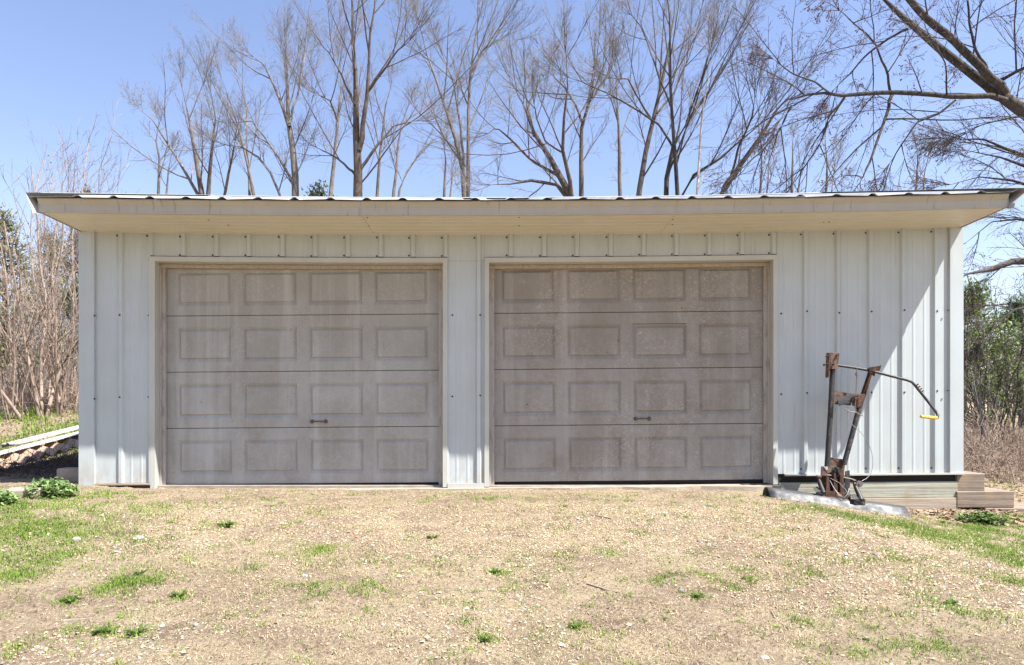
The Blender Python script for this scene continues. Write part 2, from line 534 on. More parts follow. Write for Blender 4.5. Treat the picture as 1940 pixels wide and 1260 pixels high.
# sheets are three ribs wide; lap each at a rib
g = 0.0012
siding(wx(181), O1[0] - 0.0, 0.055, Z_SOF)
cut = [O1[0], RIBS[5] + 0.03, RIBS[8] + 0.03, RIBS[11] + 0.031]
siding(O1[0] + g, cut[1], Z_OPEN + 0.0175, Z_SOF)
siding(cut[1] + g, cut[2], Z_OPEN + 0.0175, Z_SOF)
siding(cut[2] + g, O1[1], Z_OPEN + 0.0175, Z_SOF)
siding(O1[1] + g, O2[0] - g, Z_OPEN - 0.02, Z_SOF)      # short piece above the middle post
siding(O1[1] + g, O2[0] - g, 0.03, Z_OPEN - 0.022)      # middle post
c3 = [O2[0], RIBS[13] + 0.03, RIBS[16] + 0.03, O2[1]]
for a, b in zip(c3[:-1], c3[1:]):
    siding(a, b - g, Z_OPEN + 0.0175, Z_SOF)
siding(O2[1] + g, RIBS[22] + 0.03, 0.09, Z_SOF)
siding(RIBS[22] + 0.03 + g, wx(1797), 0.09, Z_SOF)
# side and rear walls, gables, slab
for x in (XL + 0.004, XR - 0.004):
    mb = MB()
    s = 0.004 if x < 0 else -0.004
    zt = 2.52
    ym = YB / 2
    zr = zt + (ym) * PITCH
    mb.plate([(x, 0.012, -0.1), (x, YB, -0.1), (x, YB, zt), (x, ym, zr), (x, 0.012, zt)], (1 if x < 0 else -1, 0, 0), 0.05)
    mb.build('side_wall', 'siding', garage)
mb = MB(); mb.box((XL + 0.01, YB - 0.05, -0.1), (XR - 0.01, YB, 2.55)); mb.build('rear_wall', 'siding', garage)
mb = MB(); mb.box((XL + 0.06, 0.03, -0.3), (XR - 0.06, YB - 0.06, -0.005)); mb.build('floor_slab', 'concrete', garage)
# framing behind the front so no light leaks
mb = MB()
mb.box((XL + 0.06, 0.01, 0.02), (O1[0] + 0.04, 0.10, 2.5))
mb.box((O1[1] - 0.04, 0.01, 0.0), (O2[0] + 0.04, 0.10, 2.5))
mb.box((O2[1] - 0.04, 0.01, 0.0), (XR - 0.06, 0.10, 2.5))
mb.box((O1[0], 0.01, Z_OPEN + 0.03), (O1[1], 0.10, 2.5))
mb.box((O2[0], 0.01, Z_OPEN + 0.03), (O2[1], 0.10, 2.5))
mb.build('wall_framing', 'dark_gap', garage, warp=True)
# corner trims
def corner(x0, x1, z0):
    mb = MB()
    side = -1 if x0 < 0 else 1
    xs = (x0, x1)
    mb.box((x0, -0.026, z0), (x1, -0.021, Z_SOF))
    xe = x0 if side < 0 else x1
    xi = xe - side * 0.004
    mb.box((min(xe, xi), -0.0205, z0), (max(xe, xi), 0.12, Z_SOF))
    xh = x1 if side < 0 else x0
    mb.box((xh - 0.004, -0.0205, z0), (xh + 0.004, 0.0, Z_SOF))
    mb.build('corner_trim', 'siding', garage, warp=True)
corner(XL, wx(181), 0.035)
corner(wx(1797), XR, 0.078)
# base ledges
mb = MB(); mb.box((wx(183), -0.035, 0.036), (O1[0] - 0.004, 0.0, 0.052)); mb.build('base_trim', 'wood_pale', garage, warp=True)
mb = MB(); mb.box((O1[1] + 0.002, -0.03, -0.02), (O2[0] - 0.002, 0.0, 0.028)); mb.build('base_trim', 'trim_white', garage, warp=True)
mb = MB(); mb.box((O2[1] + 0.07, -0.045, 0.072), (XR + 0.0, 0.0, 0.088)); mb.build('base_trim', 'trim_white', garage, warp=True)

# door openings: casing face, reveal, dirty stop moulding
def opening(O, D):
    x0, x1 = O
    w = 0.045
    yd = 0.115
    for xa, s in ((x0, 1), (x1, -1)):
        mb = MB()
        a, b = sorted((xa, xa + s * w))
        mb.box((a, -0.024, -0.01), (b, -0.018, Z_OPEN))
        e0, e1 = sorted((xa, xa + s * 0.005))
        mb.box((e0, -0.0178, -0.01), (e1, 0.01, Z_OPEN))
        r0, r1 = sorted((xa + s * w, xa + s * (w - 0.006)))
        mb.box((r0, -0.0178, -0.012), (r1, yd, Z_OPEN - 0.01))
        mb.build('jamb_trim', 'trim_white', garage, warp=True)
        mb = MB()
        k0, k1 = sorted((xa + s * (w + 0.0008), xa + s * (w + 0.020)))
        mb.box((k0, 0.060, -0.008), (k1, yd - 0.002, Z_OPEN - 0.055))
        m0, m1 = sorted((xa + s * (w + 0.0208), xa + s * (w + 0.050)))
        mb.box((m0, 0.085, -0.006), (m1, yd - 0.003, Z_OPEN - 0.06))
        mb.build('stop_molding', 'stop_molding', garage, warp=True)
    n = 10
    mb = MB()
    for i in range(n):
        a = x0 + (x1 - x0) * i / n
        b = x0 + (x1 - x0) * (i + 1) / n
        ea, eb = (w if i == 0 else 0), (w if i == n - 1 else 0)
        mb.hexa([(a + ea, -0.026, Z_OPEN - 0.040), (b - eb, -0.026, Z_OPEN - 0.040), (b - eb, -0.0185, Z_OPEN - 0.040), (a + ea, -0.0185, Z_OPEN - 0.040)],
                [(a, -0.026, Z_OPEN + 0.004), (b, -0.026, Z_OPEN + 0.004), (b, -0.0185, Z_OPEN + 0.004), (a, -0.0185, Z_OPEN + 0.004)])
        mb.hexa([(a + ea, -0.018, Z_OPEN - 0.040), (b - eb, -0.018, Z_OPEN - 0.040), (b - eb, yd, Z_OPEN - 0.046), (a + ea, yd, Z_OPEN - 0.046)],
                [(a + ea, -0.018, Z_OPEN - 0.034), (b - eb, -0.018, Z_OPEN - 0.034), (b - eb, yd, Z_OPEN - 0.040), (a + ea, yd, Z_OPEN - 0.040)])
        mb.box((a, -0.0180, Z_OPEN + 0.0045), (b, 0.0, Z_OPEN + 0.010))
    mb.build('header_trim', 'trim_white', garage, warp=True)
    mb = MB()
    for i in range(n):
        a = x0 + w + (x1 - x0 - 2 * w) * i / n
        b = x0 + w + (x1 - x0 - 2 * w) * (i + 1) / n
        mb.box((a, 0.070, Z_OPEN - 0.082), (b, yd - 0.002, Z_OPEN - 0.047))
    mb.build('stop_molding', 'stop_molding', garage, warp=True)
opening(O1, D1)
opening(O2, D2)

# overhead doors
SH = 0.562
PW, PH, PITCHX, PX0, PZ0 = 0.538, 0.350, 0.6575, 0.116, 0.096
def section_mesh(width):
    xs = [0.0]
    for i in range(4):
        xs += [PX0 + i * PITCHX, PX0 + i * PITCHX + PW]
    xs.append(width)
    e = 0.0022
    zs = [e, e + 0.004, PZ0, PZ0 + PH, SH - e - 0.004, SH - e]
    vs, fs = [], []
    def v(i, j, k=None):
        y = 0.004 if j in (0, 5) else 0.0
        vs.append((xs[i], y, zs[j]))
        return len(vs) - 1
    idx = [[v(i, j) for j in range(6)] for i in range(len(xs))]
    for i in range(len(xs) - 1):
        for j in range(5):
            if j == 2 and i % 2 == 1:
                continue
            fs.append((idx[i][j], idx[i + 1][j], idx[i + 1][j + 1], idx[i][j + 1]))
    for j, yy in ((0, 0.03), (5, 0.03)):
        b = len(vs)
        vs += [(xs[0], yy, zs[j]), (xs[-1], yy, zs[j])]
        # strip back from the lip
        for i in range(len(xs) - 1):
            bb = len(vs)
            vs += [(xs[i], yy, zs[j]), (xs[i + 1], yy, zs[j])]
            q = (idx[i][j], idx[i + 1][j], bb + 1, bb)
            fs.append(q if j == 5 else q[::-1])
    me = bpy.data.meshes.new('door_section')
    me.from_pydata(vs, [], fs)
    me.update()
    return me
def panel_mesh():
    # (side inset, bottom inset, top inset, depth)
    rings = [(0, 0, 0, 0), (0.018, 0.035, 0.022, 0.0160), (0.0183, 0.0353, 0.0223, 0.0160), (0.038, 0.0465, 0.044, 0.0010)]
    vs, fs = [], []
    for si, bo, to, dep in rings:
        vs += [(si, dep, bo), (PW - si, dep, bo), (PW - si, dep, PH - to), (si, dep, PH - to)]
    for r in range(len(rings) - 1):
        for k in range(4):
            a, b = r * 4 + k, r * 4 + (k + 1) % 4
            fs.append((a, b, b + 4, a + 4))
    q = (len(rings) - 1) * 4
    fs.append((q, q + 1, q + 2, q + 3))
    me = bpy.data.meshes.new('raised_panel')
    me.from_pydata(vs, [], fs)
    me.update()
    return me
pmesh0 = panel_mesh()
def handle_mesh():
    mb = MB()
    mb.tube([(-0.055, -0.022, 0), (-0.04, -0.026, 0.001), (0, -0.028, 0.002), (0.04, -0.026, 0.001), (0.055, -0.022, 0)], 0.007, 8)
    for s in (-1, 1):
        mb.tube([(s * 0.068, 0.0, 0), (s * 0.068, -0.010, 0), (s * 0.066, -0.026, 0)], [0.020, 0.019, 0.013], 12)
        mb.tube([(s * 0.068, -0.0262, 0), (s * 0.068, -0.030, 0)], [0.006, 0.005], 8)
    me = bpy.data.meshes.new('lift_handle')
    me.from_pydata([tuple(v) for v in mb.v], [], mb.f)
    me.update()
    return me
hmesh = handle_mesh()
def garage_door(D, mat, zb, roty, hx, label):
    width = D[1] - D[0]
    mb = MB()
    mb.box((-0.02, 0.032, 0.03), (width + 0.02, 0.045, 4 * SH - 0.02))
    d = mb.build('garage_door', 'dark_gap', garage)
    d['label'] = label
    d.location = (D[0], 0.12, zb)
    d.rotation_euler = (0, roty, 0)
    sm = section_mesh(width)
    pm = pmesh0.copy()
    sm.materials.append(M[mat])
    pm.materials.append(M[mat])
    for r in range(4):
        o = obj('door_section', sm, None, d, (0, 0.0006 * ((r * 7) % 3), r * SH))
        for c in range(4):
            odd = 0.006 if (mat == 'door_steel_brown' and r == 2 and c == 2) else 0.0     # one panel sits askew
            obj('raised_panel', pm, None, d, (PX0 + c * PITCHX + odd * 0.4, 0.0006 * ((r * 7) % 3) + odd, r * SH + PZ0 - odd * 0.5))
    mb = MB()
    mb.box((0.0, 0.004, -0.028), (width, 0.03, 0.0015))
    mb.build('bottom_seal', 'rubber', d)
    h = obj('lift_handle', hmesh, 'handle_metal', d, (hx, -0.001, SH + 0.058))
    return d
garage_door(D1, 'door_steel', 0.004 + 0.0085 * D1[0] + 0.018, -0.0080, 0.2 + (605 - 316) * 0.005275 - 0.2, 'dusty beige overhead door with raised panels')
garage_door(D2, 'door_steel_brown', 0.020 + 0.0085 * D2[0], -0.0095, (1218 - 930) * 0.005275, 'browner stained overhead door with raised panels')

# screws on the siding (a few millimetres each)
mb = MB()
def screw(x, z, y=None):
    yy = prof_y(x) if y is None else y
    p = Vector((x, yy, z))
    mb.tube([p + Vector((0, 0.001, 0)), p + Vector((0, -0.003, 0)), p + Vector((0, -0.0055, 0))], [0.0095, 0.0095, 0.005], 8)
for r in RIBS:
    screw(r - 0.042, Z_SOF - 0.035 - random.uniform(0, 0.006))
    if O1[0] + 0.03 < r < O1[1] + 0.05 or O2[0] - 0.05 < r < O2[1] - 0.02:
        screw(r - 0.042, Z_OPEN + 0.030 + random.uniform(-0.004, 0.004))
for z in (1.665, 0.875):
    for x in [wx(p) for p in (182, 229, 283, 857, 910, 1480, 1527, 1588, 1649, 1711, 1773, 1793)]:
        screw(x + (0.0 if x in () else -0.0), z + random.uniform(-0.012, 0.012), -0.026 if x < wx(182.5) or x > wx(1790) else None)
for r in RIBS[21:]:
    screw(r - 0.040, 0.135)
o = mb.build('screw_heads', 'screw', garage, warp=True)
tag(o, kind='stuff')

# eave: soffit boards, fascia, roof
YE = -0.64
XS0, XS1 = -4.105, 4.490
seams = [XS0, (685 - VX) * 6.08 / F, (1281 - VX) * 6.08 / F, XS1]
def loft(prof, x0, x1, nx, name, mat, th=0.0):
    mb = MB()
    vs, fs = [], []
    m = len(prof)
    for i in range(nx + 1):
        x = x0 + (x1 - x0) * i / nx
        for (y, z) in prof:
            vs.append((x, y, z))
    for i in range(nx):
        for k in range(m - 1):
            a = i * m + k
            fs.append((a, a + 1, a + m + 1, a + m))
    mb.add(vs, fs)
    o = mb.build(name, mat, garage, warp=True)
    if th:
        md = o.modifiers.new('thickness', 'SOLIDIFY')
        md.thickness = th
        md.offset = 0
    return o
def z_sof(y):
    return 2.462 + (y / YE) * 0.018
prof_s = []
for y0 in np.arange(YE + 0.004, 0.0, 0.106):
    for dy, dz in ((0.0, 0.0), (0.088, 0.0), (0.092, 0.006), (0.100, 0.006), (0.104, 0.0)):
        if y0 + dy < -0.002:
            prof_s.append((y0 + dy, z_sof(y0 + dy) + dz))
prof_s.append((0.0, z_sof(0)))
prof_f = [(YE + 0.012, 2.474), (YE - 0.004, 2.474), (YE - 0.005, 2.486), (YE - 0.006, 2.575), (YE + 0.000, 2.580), (YE + 0.020, 2.592), (YE - 0.016, 2.632), (YE + 0.02, 2.645)]
# the fascia's upper band leans outwards so that it faces the ground
prof_f = [(YE + 0.014, 2.472), (YE - 0.003, 2.472), (YE - 0.004, 2.480), (YE + 0.000, 2.483), (YE + 0.000, 2.540), (YE - 0.028, 2.580), (YE - 0.026, 2.589), (YE + 0.02, 2.598)]
for k in range(3):
    a, b = seams[k], seams[k + 1]
    loft(prof_s, a + 0.0015, b - 0.0015 - (0.0 if k == 2 else 0), 14, 'soffit_panel', 'soffit_paint', 0.002)
    loft(prof_f, a + 0.001, b - 0.001, 14, 'fascia_board', 'fascia_paint', 0.003)
# sub-fascia closing the eave
mb = MB()
for i in range(14):
    a = XS0 + 0.01 + (XS1 - XS0 - 0.02) * i / 14
    b = XS0 + 0.01 + (XS1 - XS0 - 0.02) * (i + 1) / 14
    mb.box((a, YE + 0.022, 2.492), (b, 0.02, 2.575))
mb.build('eave_framing', 'dark_gap', garage, warp=True)
# screws in the soffit
mb = MB()
for sx in (395, 420, 693, 700, 983, 985, 1282, 1275, 1585, 1575):
    x = (sx - VX) * 6.25 / F
    y = random.choice((-0.55, -0.45, -0.3))
    mb.tube([(x, y, z_sof(y) + 0.001), (x, y, z_sof(y) - 0.005)], 0.007, 8)
tag(mb.build('soffit_screws', 'screw', garage, warp=True), kind='stuff')
# ribbed roof sheets, both slopes
XR0, XR1 = -4.15, 4.545
YRIDGE = YB / 2
rw = 0.3195
def roof_z(y):
    return 2.592 + (y - (YE - 0.060)) * PITCH
roof_ribs = [(p - VX) * 6.03 / F for p in np.arange(150, 1935, 68.2)]
def roof_prof(x0, x1):
    xs = {x0, x1}
    for r in roof_ribs:
        for q in (-0.044, -0.014, 0.014, 0.044):
            if x0 < r + q < x1:
                xs.add(r + q)
    out = []
    for x in sorted(xs):
        h = 0.0
        for r in roof_ribs:
            a = abs(x - r)
            if a < 0.044:
                h = max(h, 0.017 * min(1, (0.044 - a) / 0.030))
        out.append((x, h))
    return out
def roof_sheet(x0, x1, back):
    mb = MB()
    vs, fs = [], []
    pr = roof_prof(x0, x1)
    zt = roof_z(YRIDGE)
    for x, h in pr:
        for s in range(5):
            y = (YE - 0.060) + (YRIDGE - YE + 0.060) * s / 4
            z = roof_z(y) + h
            wob = 0.004 * math.sin(x * 11 + s) if h == 0 else 0
            yy = y if not back else 2 * YRIDGE - y
            vs.append((x, yy, z + wob))
    for i in range(len(pr) - 1):
        for s in range(4):
            a = i * 5 + s
            q = (a, a + 5, a + 6, a + 1)
            fs.append(q if not back else q[::-1])
    mb.add(vs, fs)
    o = mb.build('roof_sheet', 'roof_metal', garage, warp=True)
    md = o.modifiers.new('thickness', 'SOLIDIFY')
    md.thickness = 0.003
    md.offset = -1
rc = [XR0] + [roof_ribs[i] + 0.0445 for i in range(2, len(roof_ribs) - 1, 3)] + [XR1]
for a, b in zip(rc[:-1], rc[1:]):
    roof_sheet(a, b - 0.001, False)
    roof_sheet(a, b - 0.001, True)
mb = MB()
for i in range(14):
    a = XR0 + (XR1 - XR0) * i / 14
    b = XR0 + (XR1 - XR0) * (i + 1) / 14
    zt = roof_z(YRIDGE) + 0.022
    mb.hexa([(a, YRIDGE - 0.15, zt - 0.044), (b, YRIDGE - 0.15, zt - 0.044), (b, YRIDGE + 0.15, zt - 0.044), (a, YRIDGE + 0.15, zt - 0.044)],
            [(a, YRIDGE - 0.02, zt + 0.004), (b, YRIDGE - 0.02, zt + 0.004), (b, YRIDGE + 0.02, zt + 0.004), (a, YRIDGE + 0.02, zt + 0.004)])
mb.build('ridge_cap', 'roof_metal', garage, warp=True)
# rake trims along the gables, flaring outwards at the top
for s, xe, xt in ((-1, XS0 - 0.001, -4.178), (1, XS1 + 0.001, 4.612)):
    for back in (0, 1):
        mb = MB()
        vs, fs = [], []
        ya, yb = YE - 0.068, YRIDGE
        for y in (ya, yb):
            z = roof_z(y)
            yy = y if not back else 2 * YRIDGE - y
            for (x, dz) in ((xe - s * 0.06, 0.034), (xt, 0.030), (xt - s * 0.004, -0.005) if s > 0 else (xt, 0.022), (xe + s * 0.022, -0.10), (xe + s * 0.010, -0.145), (xe - s * 0.015, -0.145)):
                vs.append((x, yy, z + dz))
        for k in range(5):
            fs.append((k, k + 1, k + 7, k + 6))
        mb.add(vs, fs)
        o = mb.build('rake_trim', 'trim_white', garage, warp=True)
        md = o.modifiers.new('thickness', 'SOLIDIFY')
        md.thickness = 0.003
        md.offset = 0
# end boards closing soffit ends
for s, xe in ((-1, XS0 - 0.004), (1, XS1 + 0.004)):
    mb = MB()
    mb.plate([(xe, YE + 0.004, 2.476), (xe, 0.0, 2.455), (xe, 0.0, 2.65), (xe, YE + 0.004, 2.568)], (s, 0, 0), 0.012)
    mb.build('eave_end_board', 'fascia_paint', garage, warp=True)
# skirting planks under the right wall and the doorsill slab
xa = O2[1] + 0.03
mb = MB(); mb.box((xa, 0.012, 0.008), (wx(1808), 0.05, 0.071)); mb.build('skirt_board', 'wood_dark', garage, warp=True)
mb = MB(); mb.box((xa - 0.02, -0.020, -0.150), (wx(1812), 0.03, 0.004)); mb.build('skirt_board', 'wood_treated', garage, warp=True, bevel=0.004)
mb = MB(); mb.box((xa + 0.3, -0.034, -0.32), (wx(1811), 0.03, -0.154)); mb.build('skirt_board', 'wood_pale', garage, warp=True, bevel=0.004)
mb = MB()
n = 24
for i in range(n):
    a = -3.45 + (2.72 + 3.45) * i / n
    b = -3.45 + (2.72 + 3.45) * (i + 1) / n
    fa = -0.085 - 0.03 * math.sin(i * 1.7) - 0.02 * math.sin(i * 4.1)
    fb = -0.085 - 0.03 * math.sin((i + 1) * 1.7) - 0.02 * math.sin((i + 1) * 4.1)
    mb.hexa([(a, fa - 0.02, -0.2), (b, fb - 0.02, -0.2), (b, 0.20, -0.2), (a, 0.20, -0.2)], [(a, fa, -0.018), (b, fb, -0.018), (b, 0.20, -0.016), (a, 0.20, -0.016)])
mb.build('door_sill', 'concrete', garage, warp=True)

# ------------------------------------------------------------------ timbers stepping down beside the garage
def timber(px0, px1, py0, py1, d, depth, label):
    a = PX(px0, py0, d)
    b = PX(px1, py1, d)
    e = tag(None or empty_mesh_box('landscape_timber', (a.x, a.y, b.z), (b.x, a.y + depth, a.z), 'wood_tie'), label, 'timber', 'timbers stepping down beside the garage')
    return e
def empty_mesh_box(name, lo, hi, mat):
    mb = MB()
    c = Vector(((lo[0] + hi[0]) / 2, (lo[1] + hi[1]) / 2, lo[2]))
    mb.box(tuple(Vector(lo) - c), tuple(Vector(hi) - c))
    o = mb.build(name, mat, None, bevel=0.008)
    o.location = c
    return o
timber(1813, 1866, 897, 931, 6.69, 1.6, 'uppermost weathered timber at the right corner of the garage')
timber(1813, 1922, 931, 962, 6.66, 1.5, 'long middle weathered timber below the uppermost timber')
timber(1868, 1990, 963, 990, 6.64, 1.4, 'lowest weathered timber at the right edge of the picture')

# ------------------------------------------------------------------ leaning snow plow
plow = empty('snow_plow', PX(1590, 930, 6.3))
tag(plow, 'rusty black snow plow with curved steel blade and yellow handle grip', 'snow plow')
PO = plow.location.copy()
class PB(MB):
    def done(s, name, mat, smooth=False, parent=None, bevel=0.0):
        s.v = [tuple(Vector(v) - PO) for v in s.v]
        return s.build(name, mat, parent or plow, smooth=smooth, bevel=bevel)
# blade
bl = PB()
A, B = PX(1465, 951, 6.10), PX(1731, 986, 5.95)
prof = [(-0.045, -0.012), (-0.005, 0.000), (0.030, 0.012), (0.058, 0.032), (0.080, 0.062), (0.100, 0.092), (0.128, 0.114), (0.160, 0.120), (0.192, 0.108), (0.218, 0.078), (0.234, 0.035), (0.238, -0.03)]
NB = 16
vs_, fs_ = [], []
for i in range(NB + 1):
    q = i / NB
    base = A.lerp(B, q)
    k = 1.0 - 0.10 * q
    for (dy, dz) in prof:
        wv = 0.0012 * math.sin(q * 9)
        vs_.append((base.x - dy * 0.03, base.y + dy * k, base.z + dz * k * 0.95 + wv))
m = len(prof)
for i in range(NB):
    for k in range(m - 1):
        a = i * m + k
        fs_.append((a, a + m, a + m + 1, a + 1))
bl.add(vs_, fs_)
blade = bl.done('blade', 'blade_steel', smooth=True)
md = blade.modifiers.new('thickness', 'SOLIDIFY')
md.thickness = 0.006
md.offset = 0
# wear strip riveted on the lip
ws = PB()
for i in range(8):
    p, q2 = A.lerp(B, i / 8), A.lerp(B, (i + 1) / 8)
    off = Vector((0, -0.043, -0.012))
    ws.hexa([p + off + Vector((0, -0.004, -0.03)), q2 + off + Vector((0, -0.004, -0.03)), q2 + off + Vector((0, 0.004, -0.03)), p + off + Vector((0, 0.004, -0.03))],
            [p + off + Vector((0, 0.012, 0.018)), q2 + off + Vector((0, 0.012, 0.018)), q2 + off + Vector((0, 0.020, 0.014)), p + off + Vector((0, 0.020, 0.014))])
ws.done('wear_strip', 'blade_steel', parent=None)
# posts
p = PB(); p.tube([PX(1567, 884, 6.33), PX(1573, 790, 6.37), PX(1578, 690, 6.41)], 0.0245, 14); p.done('post', 'black_paint', True)
p = PB(); p.tube([PX(1599, 880, 6.33), PX(1614, 825, 6.35), PX(1629, 768, 6.37)], 0.0235, 14); p.done('post', 'black_paint', True)
p = PB()
a, b = PX(1628, 772, 6.365), PX(1651, 700, 6.41)
sx = Vector((0.030, 0, 0.008))
p.plate([a - sx, a + sx, b + sx * 0.8, b - sx * 0.8], (0, 1, 0), 0.006)
p.plate([a - sx, a - sx + Vector((0.006, 0, 0.002)), b - sx * 0.8 + Vector((0.006, 0, 0.002)), b - sx * 0.8], (0, -1, 0.0), 0.04)
p.done('angle_bar', 'rust')
# top plate with bolts
p = PB()
p.plate([PX(1574, 668, 6.36), PX(1591, 669, 6.36), PX(1587, 699, 6.36), PX(1571, 699, 6.36)], (0, 1, 0), 0.010)
p.plate([PX(1571, 668, 6.36), PX(1574.5, 668, 6.36), PX(1572.5, 715, 6.36), PX(1569, 715, 6.36)], (0, 1, 0), 0.06)
p.done('top_plate', 'rust_tan', bevel=0.002)
for (x, y) in ((1567, 675), (1562, 691), (1586, 673), (1579, 690)):
    p = PB()
    c = PX(x, y, 6.35)
    if x < 1570:
        p.tube([c, c + Vector((0.035, 0.0, 0.012))], 0.006, 8)
        p.tube([c, c + Vector((-0.010, 0.0, -0.004))], 0.011, 6)
    else:
        p.tube([c + Vector((0, 0.012, 0)), c + Vector((0, -0.008, 0))], 0.009, 6)
    p.done('bolt', 'rust')
# handle rod, quadrant teeth, grip
p = PB()
rod = [PX(1585, 692, 6.38), PX(1620, 697, 6.36), PX(1648, 702, 6.34), PX(1690, 713, 6.30), PX(1718, 720, 6.27), PX(1728, 724, 6.26), PX(1736, 733, 6.25), PX(1756, 758, 6.22), PX(1774, 781, 6.19), PX(1777, 787, 6.17), PX(1776, 791, 6.14), PX(1770, 792, 6.11)]
p.tube(rod, 0.0125, 12)
handle = p.done('handle_rod', 'black_paint', True)
p = PB(); p.tube([PX(1774, 791.8, 6.125), PX(1768, 791.5, 6.10), PX(1748, 789.5, 6.03), PX(1744.5, 789, 6.02)], [0.0135, 0.0150, 0.0145, 0.011], 14); p.done('grip', 'yellow_grip', True)
for k in range(4):
    c = PX(1739 + 3.2 * k, 728 + 4.2 * k, 6.24)
    p = PB(); p.tube([c - Vector((0.014, 0, 0.010)), c + Vector((0.004, 0, 0.003))], 0.0062, 6); p.done('bolt', 'rust')
# rusty bracket where the rod crosses the angle bar
p = PB()
p.plate([PX(1647, 696, 6.33), PX(1662, 694, 6.33), PX(1670, 692, 6.33), PX(1667, 702, 6.33), PX(1659, 706, 6.33), PX(1657, 713, 6.33), PX(1648, 707, 6.33)], (0, 1, 0), 0.012)
p.plate([PX(1647, 698, 6.30), PX(1660, 696, 6.30), PX(1658, 703, 6.30), PX(1648, 703, 6.30)], (0, 1, 0), 0.05)
p.done('rod_bracket', 'rust')
# link rod hanging from the handle
p = PB()
p.tube([PX(1623.5, 698, 6.34), PX(1623, 716, 6.335), PX(1622, 740, 6.33), PX(1621.5, 756, 6.325)], 0.0048, 8)
p.tube([PX(1623.4, 706, 6.338), PX(1623.1, 712, 6.336)], 0.013, 8)
p.done('link_rod', 'steel')
# cross bracket: back angle, grey front angle, dark block with bolt
p = PB()
p.plate([PX(1578, 740, 6.38), PX(1614, 746, 6.38), PX(1612, 768, 6.38), PX(1579, 766, 6.38)], (0, 1, 0), 0.007)
p.plate([PX(1614, 748, 6.36), PX(1638, 746, 6.36), PX(1640, 752, 6.36), PX(1613, 760, 6.36)], (0, 1, 0), 0.007)
p.done('cross_bracket', 'rust_tan')
p = PB()
p.plate([PX(1587, 757, 6.31), PX(1618, 747, 6.31), PX(1617, 762, 6.31), PX(1590, 769, 6.31)], (0, 1, 0), 0.006)
p.plate([PX(1587, 757, 6.31), PX(1618, 747, 6.31), PX(1619, 746, 6.37), PX(1589, 755, 6.37)], (0, 0, 1), 0.005)
p.done('cross_angle', 'blade_steel')
p = PB()
p.hexa([PX(1614, 768, 6.30), PX(1626, 773, 6.29), PX(1636, 766, 6.36), PX(1618, 764, 6.37)], [PX(1613, 752, 6.30), PX(1627, 748, 6.29), PX(1639, 746, 6.36), PX(1620, 746, 6.37)])
p.done('pivot_block', 'rust', bevel=0.004)
p = PB(); p.tube([PX(1621.5, 755, 6.27), PX(1621.5, 755, 6.30)], [0.010, 0.012], 10); p.done('bolt', 'steel')
# wires below the bracket
p = PB()
p.tube([PX(1601, 774, 6.30), PX(1606, 778, 6.29), PX(1613, 781, 6.28), PX(1621, 781, 6.28), PX(1630, 786, 6.28), PX(1636, 788, 6.27)], 0.004, 6)
p.tube([PX(1621, 757, 6.285), PX(1620, 770, 6.285), PX(1622, 781, 6.285)], 0.004, 6)
p.done('wire_tie', 'steel')
cab = [(1607, 780, 6.28), (1605.5, 788, 6.28), (1608, 797, 6.275), (1616, 806, 6.27), (1628, 816, 6.27), (1638, 828, 6.27), (1646, 842, 6.26), (1652, 858, 6.26), (1654, 872, 6.25), (1653, 888, 6.24), (1649, 899, 6.23), (1641, 907, 6.22), (1633, 911, 6.21)]
p = PB(); p.tube([PX(*c) for c in cab], 0.0026, 6); p.done('cable', 'cable', True)
# lower push frame: tan back plate, side plates, dark inner plates
p = PB(); p.plate([PX(1571, 866, 6.36), PX(1602, 871, 6.36), PX(1600, 893, 6.36), PX(1596, 935, 6.36), PX(1563, 935, 6.36), PX(1568, 893, 6.36)], (0, 1, 0), 0.008); p.done('back_plate', 'rust_tan', bevel=0.002)
p = PB()
p.plate([PX(1556, 884, 6.27), PX(1561, 883, 6.27), PX(1565, 890, 6.27), PX(1577, 888, 6.28), PX(1573, 905, 6.28), PX(1563, 930, 6.27), PX(1559, 935, 6.27), PX(1555, 908, 6.27)], (0, 1, 0), 0.010)
p.done('side_plate', 'rust_tan', bevel=0.002)
p = PB()
p.plate([PX(1602, 893, 6.27), PX(1610, 891, 6.27), PX(1611, 915, 6.26), PX(1609, 938, 6.25), PX(1599, 936, 6.25), PX(1601, 915, 6.26)], (0, 1, 0), 0.012)
p.done('side_plate', 'black_paint', bevel=0.002)
p = PB()
p.plate([PX(1577, 886, 6.25), PX(1583, 885, 6.25), PX(1590, 905, 6.24), PX(1586, 938, 6.22), PX(1569, 938, 6.22), PX(1574, 905, 6.24)], (0, 1, 0), 0.010)
p.plate([PX(1586, 884, 6.22), PX(1591, 888, 6.22), PX(1594, 902, 6.21), PX(1590, 906, 6.21), PX(1584, 900, 6.21)], (0, 1, 0), 0.012)
p.done('inner_plate', 'black_paint', bevel=0.002)
p = PB()
for (x0, x1, y0, y1, dd) in ((1580, 1586, 896, 940, 6.20), (1592, 1598, 888, 944, 6.19), (1566, 1571, 902, 940, 6.19)):
    p.plate([PX(x0, y0, dd), PX(x1, y0 + 2, dd), PX(x1 + 2, y1, dd - 0.03), PX(x0 - 1, y1, dd - 0.03)], (0, 1, 0), 0.09)
p.plate([PX(1565, 930, 6.16), PX(1612, 936, 6.15), PX(1612, 946, 6.14), PX(1564, 941, 6.15)], (0, 1, 0), 0.10)
p.done('gusset_plates', 'rust', bevel=0.002)
p = PB()
p.tube([PX(1583, 886, 6.24), PX(1588, 889, 6.20), PX(1590, 899, 6.19), PX(1587, 902, 6.20)], 0.011, 8)
p.done('lever', 'black_paint', True)
